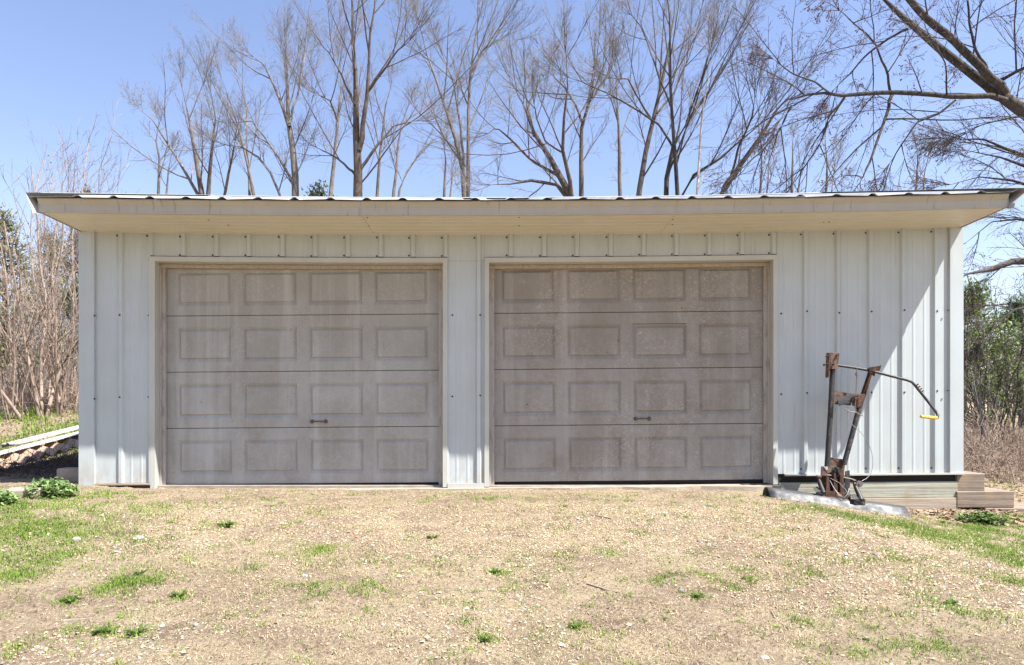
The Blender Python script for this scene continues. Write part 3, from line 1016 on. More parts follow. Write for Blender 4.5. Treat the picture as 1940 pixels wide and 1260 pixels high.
p = PB(); p.tube([PX(1566, 900, 6.24), PX(1590, 903, 6.22), PX(1614, 908, 6.20), PX(1620, 911, 6.19)], 0.008, 8); p.done('pivot_pin', 'steel', True)
# springs in their sleeves and the feet that hold them
for pts, nm in (([(1551, 908, 6.22), (1553, 915, 6.21), (1557, 926, 6.18), (1560, 934, 6.16)], 0), ([(1618, 915, 6.20), (1622, 925, 6.17), (1628, 938, 6.12), (1632, 948, 6.08)], 1)):
    p = PB()
    P4 = [PX(*q) for q in pts]
    p.tube([P4[0], P4[1], P4[2], P4[3]], [0.013, 0.019, 0.0215, 0.021], 14)
    sp = p.done('spring_damper', 'black_paint', True)
    p = PB()
    c = P4[0]
    p.tube([c + Vector((-0.004, 0, 0.0)), c + Vector((-0.006, -0.002, 0.022))], 0.009, 8)
    p.tube([c + Vector((-0.022, 0, 0.026)), c + Vector((0.018, 0, 0.018))], 0.011, 8)
    p.done('bolt', 'rust', True)
    # foot: curved ear standing on the blade
    p = PB()
    e = P4[3]
    arc = []
    for k in range(9):
        an = math.radians(200 - k * 22)
        arc.append(e + Vector((0.055 * math.cos(an) - 0.012, 0.0, 0.038 * math.sin(an) - 0.012)))
    arc += [e + Vector((0.032, 0, -0.05)), e + Vector((-0.015, 0, -0.055)), e + Vector((-0.055, 0, -0.035))]
    p.plate(arc, (0, 1, 0), 0.012)
    p.plate([e + Vector((-0.075, -0.004, 0.010)), e + Vector((-0.03, -0.004, 0.016)), e + Vector((0.035, -0.004, -0.035)), e + Vector((0.02, -0.004, -0.045))], (0, 1, 0.6), 0.07)
    p.done('blade_foot', 'black_paint', bevel=0.002)
p = PB()
c = PX(1628, 917, 6.17)
p.tube([c + Vector((0, 0.004, 0)), c + Vector((0, -0.006, 0.0))], [0.030, 0.030], 18)
p.tube([c + Vector((0, -0.0062, 0)), c + Vector((0, -0.016, 0.0))], [0.012, 0.010], 10)
p.done('adjuster_disc', 'steel', True)
p = PB()
p.tube([PX(1572, 910, 6.2), PX(1580, 925, 6.17), PX(1590, 938, 6.13), PX(1599, 943, 6.1), PX(1606, 936, 6.1), PX(1609, 925, 6.15)], 0.0026, 6)
p.tube([PX(1573, 906, 6.2), PX(1590, 915, 6.18), PX(1602, 928, 6.14), PX(1609, 939, 6.1)], 0.0022, 6)
p.done('cable', 'cable', True)

# ------------------------------------------------------------------ vectorised branches
def frames(T):
    ref = np.where(np.abs(T[..., 2:3]) < 0.9, np.array([0, 0, 1.0]), np.array([1.0, 0, 0]))
    u = np.cross(T, ref)
    u /= np.linalg.norm(u, axis=-1, keepdims=True) + 1e-9
    return u, np.cross(T, u)
class Twigs:
    def __init__(s):
        s.V, s.Q, s.n = [], [], 0
    def tubes(s, P, R, sides):
        """P (N,n,3), R (N,n)"""
        N, n, _ = P.shape
        T = np.empty_like(P)
        T[:, 1:-1] = P[:, 2:] - P[:, :-2]
        T[:, 0] = P[:, 1] - P[:, 0]
        T[:, -1] = P[:, -1] - P[:, -2]
        T /= np.linalg.norm(T, axis=-1, keepdims=True) + 1e-9
        u, w = frames(T)
        an = np.arange(sides) * 2 * np.pi / sides
        V = P[:, :, None, :] + R[:, :, None, None] * (u[:, :, None, :] * np.cos(an)[None, None, :, None] + w[:, :, None, :] * np.sin(an)[None, None, :, None])
        idx = np.arange(N * n * sides).reshape(N, n, sides) + s.n
        a = idx[:, :-1, :]
        b = np.roll(idx, -1, axis=2)[:, :-1, :]
        c = np.roll(idx, -1, axis=2)[:, 1:, :]
        d = idx[:, 1:, :]
        s.V.append(V.reshape(-1, 3))
        s.Q.append(np.stack([a, b, c, d], -1).reshape(-1, 4))
        s.n += N * n * sides
    def mesh(s, name):
        return np_mesh(name, np.concatenate(s.V), [np.concatenate(s.Q)], smooth=True)
def unit(a):
    return a / (np.linalg.norm(a, axis=-1, keepdims=True) + 1e-9)
def run(P0, D0, L, R, n, wander, trop, rng, taper=0.35, gravity=None):
    """grow N branches at once: returns points (N,n,3), radii (N,n)"""
    N = len(P0)
    P = np.empty((N, n, 3))
    P[:, 0] = P0
    D = unit(D0)
    step = (L / (n - 1))[:, None]
    g = np.array([0, 0, 1.0]) if gravity is None else gravity
    for k in range(1, n):
        D = unit(D + rng.normal(0, wander, (N, 3)) + trop * g)
        P[:, k] = P[:, k - 1] + D * step
    R_ = R[:, None] * np.linspace(1, taper, n)[None, :]
    return P, R_
def spawn(P, R, k, tmin, ang, lr, rr, L, rng, rmin=0.004, flat=None):
    """k children on each of N parents"""
    N, n, _ = P.shape
    t = tmin + (1 - tmin) * (np.arange(k)[None, :] + rng.random((N, k))) / k
    f = t * (n - 1)
    i = np.minimum(f.astype(int), n - 2)
    fr = (f - i)[..., None]
    rows = np.arange(N)[:, None]
    p = P[rows, i] * (1 - fr) + P[rows, i + 1] * fr
    d = unit(P[rows, i + 1] - P[rows, i])
    r = R[rows, i] * (1 - fr[..., 0]) + R[rows, i + 1] * fr[..., 0]
    u, w = frames(d)
    az = rng.random((N, k)) * 2 * np.pi + np.arange(k)[None, :] * 2.4
    a = np.radians(ang[0] + (ang[1] - ang[0]) * rng.random((N, k)))
    dirs = d * np.cos(a)[..., None] + (u * np.cos(az)[..., None] + w * np.sin(az)[..., None]) * np.sin(a)[..., None]
    if flat is not None:
        dirs[..., 2] *= flat
    ln = L[:, None] * (lr[0] + (lr[1] - lr[0]) * rng.random((N, k))) * (1.15 - 0.7 * t)
    rad = np.maximum(r * (rr * (0.75 + 0.5 * rng.random((N, k)))), rmin)
    return p.reshape(-1, 3), dirs.reshape(-1, 3), ln.ravel(), rad.ravel()
def resample(pts, n):
    pts = np.array(pts, dtype=float)
    s = np.concatenate([[0], np.cumsum(np.linalg.norm(np.diff(pts[:, :3], axis=0), axis=1))])
    q = np.linspace(0, s[-1], n)
    # smooth interpolation
    return np.stack([np.interp(q, s, pts[:, k]) for k in range(pts.shape[1])], -1)
def bare_tree(name, label, d, stems, barkm, twigm, seed, limb=2.4, nl1=18, nl2=9, nl3=6, nl4=1, up=0.13, ang=(20, 46), group='bare trees behind the garage', tmin=0.30, rmin=0.0021, cat='tree', buds=0, dj=1.5, droop=0.0, thick=1.0):
    """stems: list of polylines [(px, py, width px)], first point at the bottom; they are pushed to depth d"""
    rng = np.random.default_rng(seed)
    tk, tw = Twigs(), Twigs()
    base = None
    allP, allR = [], []
    for si, st in enumerate(stems):
        dd = np.linspace(d, d + rng.uniform(-dj, dj), len(st)) if si else np.linspace(d, d + rng.uniform(-0.4, 0.4), len(st))
        pts = []
        if st[-1][1] > -30 and st[-1][1] < st[0][1] - 60 and not droop:
            st = st[:-1] + [(st[-1][0], st[-1][1] + 28, st[-1][2])]
        for (px, py, w), q in zip(st, dd):
            p = PX(px, py, q)
            pts.append((p.x, p.y, p.z, 0.41 * w * q / F))
        if st[0][1] > 340 and si == 0 or (st[0][1] > 340):
            p0, p1 = np.array(pts[0]), np.array(pts[1])
            gz = float(ZG(p0[0], p0[1])) - 0.15
            ext = p0.copy()
            lean = (p0[0] - p1[0]) / max(0.3, p1[2] - p0[2])
            ext[0] += np.clip(lean, -0.5, 0.5) * (p0[2] - gz) * 0.6
            ext[2] = gz
            ext[3] *= 1.25
            pts = [tuple(ext)] + pts
            if base is None:
                base = Vector((ext[0], ext[1], gz + 0.15))
            skip = (p0[2] - gz)
        else:
            skip = 0
        A = resample(pts, 14)
        jit = rng.normal(0, 1, (12, 3))
        jit[1:-1] = (jit[:-2] + jit[1:-1] * 2 + jit[2:]) / 4
        A[1:-1, :3] += jit * min(0.03, 0.0055 * np.linalg.norm(np.diff(A[:, :3], axis=0), axis=1).sum())
        A[-2:, 3] *= (0.75, 0.4)
        Pk, Rk = A[None, :, :3], A[None, :, 3]
        tk.tubes(Pk, Rk, 9)
        allP.append((A, skip))
    for A, skip in allP:
        tot = np.linalg.norm(np.diff(A[:, :3], axis=0), axis=1).sum()
        t0 = max(min(0.9, skip / tot), tmin if skip == 0 else min(0.9, skip / tot) + 0.02)
        k1 = max(4, int(nl1 * 0.85 * min(1.0, (1 - t0) * tot / 7.0)))
        P, R = A[None, :, :3], A[None, :, 3]
        Lp = np.array([limb / 0.62])
        p1, d1, l1, r1 = spawn(P, R, k1, t0, ang, (0.5, 1.15), 0.6, Lp, rng, 0.009)
        tp, td = np.repeat(A[-1:, :3], 4, 0), np.repeat(A[-1:, :3] - A[-3:-2, :3], 4, 0)
        td = unit(td) + rng.normal(0, 0.20, (4, 3))
        p1, d1 = np.concatenate([p1, tp]), np.concatenate([d1, td])
        l1 = np.concatenate([l1, limb * rng.uniform(0.35, 0.6, 4)])
        r1 = np.concatenate([r1, np.full(4, max(0.006, A[-1, 3] * 0.9))])
        P1, R1 = run(p1, d1, l1, np.minimum(r1, 0.005 + 0.0075 * l1 * thick), 8, 0.055, up * 0.55 - droop, rng, 0.3)
        tk.tubes(P1, R1, 5)
        # leader continues at the stem tip
        p2, d2, l2, r2 = spawn(P1, R1, nl2, 0.12, (22, 46), (0.32, 0.6), 0.6, l1, rng, 0.004)
        P2, R2 = run(p2, d2, l2, np.minimum(r2, 0.0062), 5, 0.07, up * 0.5 - droop, rng, 0.35)
        tw.tubes(P2, R2, 4)
        p3, d3, l3, r3 = spawn(P2, R2, nl3, 0.1, (22, 48), (0.3, 0.6), 0.6, l2, rng, rmin * 1.15)
        P3, R3 = run(p3, d3, l3, np.minimum(r3, 0.0036), 4, 0.08, up * 0.4 - droop, rng, 0.5)
        tw.tubes(P3, R3, 3)
        if nl4:
            p4, d4, l4, r4 = spawn(P3, R3, nl4, 0.2, (20, 50), (0.4, 0.8), 0.7, l3, rng, rmin)
            P4, R4 = run(p4, d4, l4, r4, 3, 0.10, up * 0.3 - droop, rng, 0.6)
            tw.tubes(P4, R4, 3)
            tips = P4
        else:
            tips = P3
        allR.append(tips)
    if base is None:
        q = allP[0][0][0]
        base = Vector((q[0], q[1], float(ZG(q[0], q[1]))))
    root = tag(empty(name, base), label, cat, group)
    def put(nm, tws, mat):
        off = np.array(base)
        tws.V = [v - off for v in tws.V]
        return obj(nm, tws.mesh(nm), mat, root)
    put('trunk', tk, barkm)
    put('crown', tw, twigm)
    if buds:
        tips = np.concatenate(allR)
        N = len(tips)
        sel = rng.random(N) < buds
        bp = np.concatenate([tips[sel][:, -1], tips[sel][:, 1]])
        bp = bp + rng.normal(0, 0.004, bp.shape)
        put_leaflike('buds', bp - np.array(base), rng.uniform(0.006, 0.013, len(bp)), 'bud_red', root, rng)['kind'] = 'stuff'
    return root
def put_leaflike(name, C, S, mat, parent, rng):
    """little octahedra"""
    o8 = np.array([(1, 0, 0), (-1, 0, 0), (0, 1, 0), (0, -1, 0), (0, 0, 1.3), (0, 0, -1.3)])
    f8 = np.array([(0, 2, 4), (2, 1, 4), (1, 3, 4), (3, 0, 4), (2, 0, 5), (1, 2, 5), (3, 1, 5), (0, 3, 5)])
    V = C[:, None, :] + S[:, None, None] * o8[None] * rng.uniform(0.7, 1.3, (len(C), 6, 1))
    Fc = (np.arange(len(C)) * 6)[:, None, None] + f8[None]
    return obj(name, np_mesh(name, V.reshape(-1, 3), [Fc.reshape(-1, 3)]), mat, parent)

# ------------------------------------------------------------------ the trees behind the garage
bare_tree('bare_tree', 'bushy many-stemmed bare tree, leftmost crown above the roof', 19,
    [[(385, 372, 13), (372, 290, 9), (355, 215, 5), (345, 140, 2)], [(395, 372, 10), (400, 300, 7), (408, 220, 4), (400, 150, 2)], [(378, 372, 8), (330, 290, 5), (290, 230, 3), (265, 180, 2)], [(425, 372, 7), (440, 300, 5), (445, 240, 2)]],
    'bark_grey', 'twig_grey', 11, limb=2.12, nl1=15, up=0.14)
bare_tree('bare_tree', 'slender twin-stemmed bare tree leaning left beside the rounded crown', 21,
    [[(482, 372, 8), (472, 320, 6), (452, 240, 4), (432, 180, 2.5), (420, 120, 1.2)], [(470, 372, 7), (468, 290, 4.5), (470, 200, 2.5), (450, 110, 1.2)]],
    'bark_grey', 'twig_grey', 12, limb=2.00, nl1=13, up=0.14)
bare_tree('bare_tree', 'tall grey bare tree with one straight trunk and a rounded crown', 17,
    [[(558, 372, 17), (553, 290, 14), (546, 220, 10), (545, 150, 6), (540, 60, 3)], [(549, 240, 8), (530, 190, 6), (500, 120, 3), (480, 80, 2)], [(548, 235, 6), (564, 180, 4), (575, 120, 3), (580, 70, 2)], [(556, 350, 7), (535, 310, 6), (505, 265, 4), (470, 225, 3), (430, 205, 2)], [(530, 372, 6), (505, 320, 5), (465, 275, 4), (420, 245, 2)]],
    'bark_grey', 'twig_grey', 13, limb=2.12, nl1=17)
bare_tree('bare_tree', 'thin leaning bare tree between two thick grey trunks', 21,
    [[(626, 372, 10), (633, 300, 8), (640, 225, 6), (650, 150, 3), (640, 90, 2)], [(640, 230, 5), (625, 190, 4), (600, 150, 2)]],
    'bark_grey', 'twig_grey', 14, limb=1.88, nl1=13, nl4=1)
bare_tree('bare_tree', 'tallest thick-trunked bare tree left of the middle, forking into twin leaders', 16,
    [[(676, 372, 22), (677, 300, 19), (674, 220, 13), (674, 140, 10), (670, 60, 7), (664, -40, 4)], [(680, 285, 13), (691, 210, 10), (697, 140, 7), (702, 60, 5), (715, -40, 3)], [(694, 180, 7), (725, 135, 5), (755, 95, 3), (775, 50, 2)], [(680, 325, 8), (715, 275, 6), (745, 240, 4), (790, 200, 2)], [(673, 200, 6), (650, 150, 4), (625, 100, 3), (610, 60, 2)], [(672, 330, 6), (640, 300, 4), (600, 280, 2)]],
    'bark_brown', 'twig_grey', 15, limb=2.38, nl1=18)
bare_tree('bare_tree', 'small slender bare tree just right of the tallest trunk', 20,
    [[(714, 372, 8), (720, 290, 6), (735, 200, 4), (742, 130, 2)], [(745, 372, 8), (752, 320, 6), (756, 250, 4), (775, 170, 2)], [(755, 372, 6), (770, 330, 5), (800, 280, 3), (838, 222, 2)]],
    'bark_grey', 'twig_grey', 16, limb=1.88, nl1=12, nl4=1)
bare_tree('bare_tree', 'bare tree with two trunks pressed together near the middle of the roof', 17,
    [[(880, 372, 14), (877, 310, 10), (858, 240, 8), (838, 180, 6), (812, 110, 4), (795, 20, 2)], [(886, 372, 11), (887, 290, 9), (888, 200, 7), (892, 130, 5), (905, 40, 3), (910, -30, 2)], [(878, 310, 6), (872, 240, 5), (860, 160, 4), (840, 80, 2)], [(890, 140, 5), (915, 95, 4), (940, 50, 2)]],
    'bark_grey', 'twig_grey', 17, limb=2.25, nl1=16)
bare_tree('bare_tree', 'broad bare tree arching left from a low fork in the middle', 16,
    [[(1082, 372, 17), (1062, 335, 14), (1040, 295, 12), (1015, 260, 9), (1000, 225, 7), (980, 170, 4), (965, 120, 2)], [(1086, 372, 11), (1078, 320, 9), (1066, 285, 8), (1070, 220, 6), (1075, 150, 4), (1072, 70, 2)], [(1064, 338, 8), (1010, 305, 6), (975, 270, 5), (940, 240, 3), (925, 225, 2)], [(1072, 354, 8), (1000, 342, 7), (965, 350, 5), (930, 350, 2)], [(1012, 258, 6), (1000, 200, 5), (1025, 140, 3), (1040, 80, 2)], [(1070, 290, 5), (1035, 270, 4), (1015, 220, 3), (1012, 170, 2)]],
    'bark_brown', 'twig_grey', 18, limb=2.00, nl1=15, ang=(30, 65))
bare_tree('bare_tree', 'dark upright bare trunk forking in a wide Y in the middle', 16.5,
    [[(1101, 372, 12), (1102, 300, 10), (1105, 235, 8), (1120, 190, 6), (1130, 120, 4), (1135, 40, 2)], [(1104, 232, 7), (1090, 200, 5), (1070, 165, 4), (1040, 110, 2)], [(1122, 185, 5), (1145, 150, 4), (1165, 90, 2)]],
    'bark_brown', 'twig_grey', 19, limb=2.00, nl1=15)
bare_tree('bare_tree', 'straight slender bare tree right of the dark Y-shaped trunk', 18,
    [[(1178, 372, 10), (1175, 300, 8), (1172, 240, 6), (1167, 170, 3), (1165, 100, 1.2)], [(1172, 235, 4), (1158, 190, 2.5), (1145, 140, 1.2)], [(1174, 270, 3.5), (1190, 220, 2.5), (1200, 160, 1.2)]],
    'bark_grey', 'twig_grey', 20, limb=1.5, nl1=14, nl4=1, ang=(35, 70))
bare_tree('bare_tree', 'bare tree whose dark trunk leans right, behind the right garage door', 15.5,
    [[(1207, 372, 13), (1218, 310, 12), (1235, 240, 10), (1252, 170, 8), (1265, 120, 5), (1275, 40, 3), (1280, -40, 2)], [(1238, 235, 6), (1215, 195, 4), (1190, 150, 3), (1160, 120, 2)], [(1245, 215, 5), (1275, 180, 4), (1300, 120, 3), (1310, 40, 2)]],
    'bark_brown', 'twig_grey', 21, limb=2.25, nl1=16)
bare_tree('bare_tree', 'dark double-trunked bare tree spreading to the right above the right door', 15,
    [[(1262, 372, 12), (1264, 310, 11), (1280, 270, 9), (1310, 225, 8), (1345, 180, 6), (1380, 110, 4), (1400, 30, 2)], [(1280, 372, 10), (1276, 290, 9), (1272, 200, 7), (1270, 120, 5), (1265, 40, 4), (1260, -40, 2)], [(1276, 280, 6), (1250, 235, 5), (1200, 205, 4), (1150, 175, 3), (1080, 120, 2)], [(1274, 210, 5), (1240, 120, 4), (1215, 50, 3), (1195, 0, 2)], [(1300, 235, 5), (1330, 150, 4), (1345, 70, 2)]],
    'bark_maple', 'twig_grey', 22, limb=2.25, nl1=17)
bare_tree('bare_tree', 'thin whitish sapling above the roof, right of the double trunk', 14,
    [[(1321, 372, 6), (1327, 290, 5), (1333, 210, 4), (1338, 130, 2), (1345, 60, 2)]],
    'bark_pale', 'twig_grey', 23, limb=1.1, nl1=12, nl4=1)
bare_tree('bare_tree', 'bare tree leaning hard to the right, rising into the maple branches', 14.5,
    [[(1360, 372, 14), (1390, 330, 12), (1425, 285, 10), (1455, 240, 8), (1480, 200, 5), (1510, 140, 3)], [(1385, 335, 6), (1400, 280, 5), (1425, 220, 4), (1430, 160, 2)], [(1288, 372, 8), (1318, 325, 7), (1345, 310, 6), (1385, 290, 5), (1420, 240, 4), (1450, 200, 2)]],
    'bark_maple', 'twig_dark', 24, limb=1.88, nl1=16, buds=0.10)
for i, (x, top, wd, lab) in enumerate(((1440, 150, 4, 'slim bare sapling left of the drooping maple twigs'), (1562, 200, 4, 'slim bare sapling below the long horizontal maple limb'), (1735, 250, 4, 'slim bare sapling near the right end of the roof'), (300, 200, 5, 'slim bare sapling at the far left of the roofline'), (840, 250, 5, 'short bushy bare sapling left of the twin trunks'), (1500, 230, 5, 'slim bare sapling behind the rightmost roof third'))):
    bare_tree('bare_sapling', lab, 20 + i, [[(x, 374, wd + 2), (x + 4, 300, wd), (x - 3, (top + 300) / 2, wd * 0.7), (x + 2, top, 2)], [(x + 12, 374, wd), (x + 20, 310, wd * 0.7), (x + 26, 260, 2)]],
        'bark_grey', 'twig_grey', 40 + i, limb=1.3, nl1=12, nl4=1, group='saplings behind the garage')

# big maple at the right: trunk out of frame, limbs reaching in over the roof
bare_tree('maple_tree', 'large budding maple with thick limbs reaching in from the right', 10.5,
    [[(2110, 372, 75), (2075, 300, 62), (2010, 250, 46), (1938, 207, 30), (1893, 174, 20), (1850, 142, 19), (1787, 93, 18), (1740, 57, 17), (1712, 33, 16), (1690, 8, 13), (1650, -25, 9)],
     [(1905, 176, 19), (1887, 160, 18), (1862, 130, 18), (1832, 102, 17), (1772, 48, 16), (1727, 7, 15), (1690, -40, 11)],
     [(1905, 190, 14), (1860, 183, 12), (1770, 179, 11), (1690, 173, 10), (1640, 177, 9), (1600, 183, 8), (1565, 177, 6), (1520, 185, 5), (1490, 200, 4), (1480, 225, 3)],
     [(1690, 180, 8), (1680, 215, 7), (1665, 260, 6), (1650, 305, 5), (1630, 345, 3)],
     [(1600, 185, 6), (1570, 220, 5), (1560, 260, 4), (1530, 310, 3), (1500, 350, 2)],
     [(1686, 172, 6), (1680, 130, 5), (1660, 85, 4), (1620, 45, 3), (1590, 20, 2)],
     [(1810, 190, 5), (1780, 215, 5), (1740, 230, 4), (1710, 270, 3), (1685, 310, 2)],
     [(1720, 55, 6), (1680, 75, 5), (1640, 105, 4), (1610, 140, 3), (1580, 170, 2)],
     [(1870, 130, 7), (1848, 95, 6), (1838, 45, 5), (1830, -20, 4)],
     [(1895, 152, 8), (1930, 135, 7), (1980, 110, 6), (2040, 60, 4)],
     [(1575, 178, 5), (1545, 155, 4), (1500, 140, 3), (1465, 112, 2)],
     [(1500, 200, 5), (1475, 250, 4), (1440, 290, 3), (1405, 320, 2)]],
    'bark_maple', 'twig_dark', 51, limb=1.25, nl1=13, nl2=7, nl3=5, nl4=2, up=0.02, droop=0.07, ang=(30, 75), thick=0.7, group=None, buds=0.22, rmin=0.0022, dj=1.0, tmin=0.12)
bare_tree('maple_tree', 'budding tree with drooping arched limbs at the right edge of the picture', 12,
    [[(2120, 372, 50), (2090, 300, 40), (2060, 220, 30), (2040, 120, 20)],
     [(2060, 520, 34), (1990, 500, 22), (1940, 490, 17), (1900, 500, 13), (1860, 515, 9), (1822, 522, 5), (1790, 540, 3)],
     [(2060, 350, 12), (1980, 330, 9), (1930, 315, 7), (1880, 295, 5), (1830, 285, 3)],
     [(2060, 330, 10), (1960, 305, 8), (1900, 280, 6), (1860, 265, 4), (1800, 265, 2)],
     [(2060, 390, 10), (1960, 355, 7), (1900, 335, 5), (1850, 335, 3), (1800, 350, 2)],
     [(2060, 440, 9), (1970, 420, 7), (1910, 410, 5), (1860, 430, 3), (1830, 460, 2)],
     [(2060, 240, 9), (1990, 230, 7), (1930, 220, 5), (1880, 230, 3), (1830, 250, 2)],
     [(2060, 600, 9), (1980, 570, 7), (1920, 590, 5), (1870, 640, 3)]],
    'bark_maple', 'twig_dark', 52, limb=1.3, nl1=17, nl2=9, nl3=6, nl4=1, up=0.0, droop=0.06, ang=(20, 55), thick=0.7, group=None, buds=0.12, rmin=0.0024, dj=0.8, tmin=0.15)

# ------------------------------------------------------------------ evergreens and shrubs at both sides
def evergreen(label, px, d, top_py, width, seed, tint=((0.045, 0.075, 0.03), (0.10, 0.13, 0.05)), n=9000, z0f=0.05):
    rng = np.random.default_rng(seed)
    b = PX(px, top_py, d)
    gz = float(ZG(b.x, b.y))
    H = b.z - gz
    root = tag(empty('cedar_tree', (b.x, b.y, gz)), label, 'tree', 'evergreens beyond the clearing')
    tk = Twigs()
    A = resample([(0, 0, -0.1, 0.10), (0.05, 0, H * 0.5, 0.06), (0, 0, H * 0.96, 0.012)], 10)
    tk.tubes(A[None, :, :3], A[None, :, 3], 8)
    k = 90
    t = rng.random(k) ** 0.8
    az = rng.random(k) * 2 * np.pi
    L = width * (1 - t) ** 0.7 * rng.uniform(0.65, 1.1, k) + 0.15
    p0 = np.stack([np.zeros(k), np.zeros(k), (z0f + (0.95 - z0f) * t) * H], -1)
    dr = np.stack([np.cos(az), np.sin(az), rng.uniform(0.1, 0.6, k)], -1)
    P1, R1 = run(p0, dr, L, np.full(k, 0.02), 6, 0.08, 0.02, rng)
    tk.tubes(P1, R1, 4)
    obj('trunk', tk.mesh('trunk'), 'bark_brown', root)
    # sprays of scale leaves along the limbs
    bi = rng.integers(0, k, n)
    f = 0.25 + 0.75 * rng.random(n)
    q = f * 5
    i = np.minimum(q.astype(int), 4)
    c = P1[bi, i] + (P1[bi, i + 1] - P1[bi, i]) * (q - i)[:, None]
    c = c + rng.normal(0, 0.13, (n, 3)) * np.array([1, 1, 0.9])
    d1 = unit(rng.normal(0, 1, (n, 3)) + np.array([0, 0, 0.4]) + unit(c - p0[bi]) * 0.8)
    u, w = frames(d1)
    s = rng.uniform(0.06, 0.15, n)[:, None]
    V = np.stack([c - u * s * 0.28, c + u * s * 0.28, c + d1 * s + w * s * 0.15], 1)
    sh = rng.random(n)[:, None]
    col = np.array(tint[0])[None] * (1 - sh) + np.array(tint[1])[None] * sh
    obj('crown', np_mesh('crown', V.reshape(-1, 3), [np.arange(3 * n).reshape(-1, 3)], tint=np.repeat(col, 3, 0)), 'tint_leaf', root)
evergreen('green cedar at the left edge of the picture, behind tangled stems', 6, 19, 400, 1.6, 61, tint=((0.14, 0.15, 0.06), (0.28, 0.27, 0.13)), n=3500)
evergreen('small green cedar top showing above the left end of the roof', 168, 20, 345, 1.0, 62, tint=((0.07, 0.09, 0.035), (0.15, 0.17, 0.07)))
evergreen('cedar crown behind brambles, left of the garage wall', 95, 22, 440, 2.2, 63, tint=((0.14, 0.15, 0.065), (0.28, 0.27, 0.13)), n=6000)
evergreen('green cedar tip poking above the roof left of the tallest trunk', 606, 22, 342, 1.0, 64, tint=((0.07, 0.09, 0.035), (0.15, 0.17, 0.07)), n=6000)
evergreen('dark green cedar right of the garage corner', 1850, 18, 530, 1.7, 65, tint=((0.07, 0.11, 0.04), (0.22, 0.27, 0.09)), n=5500)
evergreen('dark blue-green cedar at the right edge behind the brush', 1935, 22, 560, 2.0, 66, tint=((0.06, 0.10, 0.07), (0.17, 0.24, 0.14)), n=5500)

def shrub(label, px, d, top_py, n, spread, seed, mat='twig_tan', leaves=0, group='leafless shrubs left of the garage', lean=0.0, r0=0.010, kids=7):
    rng = np.random.default_rng(seed)
    X = (px - VX) * d / F
    Y = d - CD
    gz = float(ZG(X, Y))
    H = CZ + (VY - top_py) * d / F - gz
    root = tag(empty('leafless_shrub', (X, Y, gz)), label, 'shrub', group)
    tw = Twigs()
    az = rng.random(n) * 2 * np.pi
    rr = rng.random(n) * spread
    p0 = np.stack([np.cos(az) * rr, np.sin(az) * rr, np.full(n, -0.1)], -1)
    dr = np.stack([np.cos(az) * rng.uniform(0.05, 0.6, n) + lean, np.sin(az) * rng.uniform(0.05, 0.45, n), np.ones(n)], -1)
    L = H * rng.uniform(0.55, 1.12, n)
    P1, R1 = run(p0, dr, L, r0 * rng.uniform(0.6, 1.5, n), 9, 0.10, 0.03, rng, 0.3)
    tw.tubes(P1, R1, 6)
    p2, d2, l2, r2 = spawn(P1, R1, kids, 0.2, (18, 50), (0.2, 0.45), 0.6, L, rng, 0.004)
    P2, R2 = run(p2, d2, l2, r2, 6, 0.10, 0.06, rng, 0.4)
    tw.tubes(P2, R2, 4)
    p3, d3, l3, r3 = spawn(P2, R2, 5, 0.15, (20, 55), (0.25, 0.6), 0.6, l2, rng, 0.003)
    P3, R3 = run(p3, d3, l3, r3, 4, 0.12, 0.04, rng, 0.6)
    tw.tubes(P3, R3, 3)
    obj('stems', tw.mesh('stems'), mat, root)
    if leaves:
        sel = rng.integers(0, len(P3), leaves)
        c = P3[sel, rng.integers(0, 4, leaves)] + rng.normal(0, 0.02, (leaves, 3))
        d1 = unit(rng.normal(0, 1, (leaves, 3)))
        u, w = frames(d1)
        s = rng.uniform(0.02, 0.045, leaves)[:, None]
        V = np.stack([c, c + d1 * s * 0.5 + u * s * 0.4, c + d1 * s * 1.1 + w * s * 0.1, c + d1 * s * 0.5 - u * s * 0.4], 1)
        col = np.array([0.12, 0.19, 0.03])[None] * rng.uniform(0.6, 1.5, (leaves, 1))
        obj('young_leaves', np_mesh('young_leaves', V.reshape(-1, 3), [np.arange(4 * leaves).reshape(-1, 4)], tint=np.repeat(col, 4, 0)), 'tint_leaf', root)
shrub('tall forked tan shrub with the thickest stem, left of the garage', 75, 12.2, 330, 7, 0.3, 71, r0=0.024, mat='twig_tan')
shrub('tangled shrub whose stems fan up above the left roof corner', 110, 12.5, 240, 11, 0.5, 72, r0=0.013)
shrub('leafless shrub at the left picture edge', 15, 12.0, 300, 9, 0.6, 73, r0=0.012)
shrub('leafless shrub standing against the left garage wall', 135, 14.0, 330, 11, 0.7, 74, mat='twig_grey')
shrub('thin leafless shrub behind the forked tan shrub', 50, 15.0, 290, 11, 0.8, 75, leaves=400)
shrub('low twiggy shrub in front of the forked tan shrub', 35, 12.6, 560, 14, 0.4, 76, leaves=500, r0=0.010)
shrub('low twiggy shrub near the foot of the left garage wall', 125, 12.8, 540, 16, 0.4, 77, r0=0.011)
shrub('sparse shrub fanning up over the left end of the roof', 160, 16.0, 260, 14, 0.5, 78, mat='twig_grey')
gr = 'leafless shrubs right of the garage'
shrub('pale-stemmed shrub right of the garage corner', 1890, 11.5, 560, 9, 0.3, 81, mat='twig_grey', leaves=900, group=gr, lean=-0.05)
shrub('green-budding shrub beside the garage corner', 1845, 13.0, 520, 14, 0.5, 82, mat='twig_dark', leaves=1800, group=gr)
shrub('dark twiggy shrub at the right picture edge', 1935, 12.5, 540, 14, 0.5, 83, mat='twig_dark', leaves=1000, group=gr)
shrub('low dark thicket behind the pale-stemmed shrub', 1900, 15.0, 600, 24, 1.0, 84, mat='twig_dark', leaves=1500, group=gr)
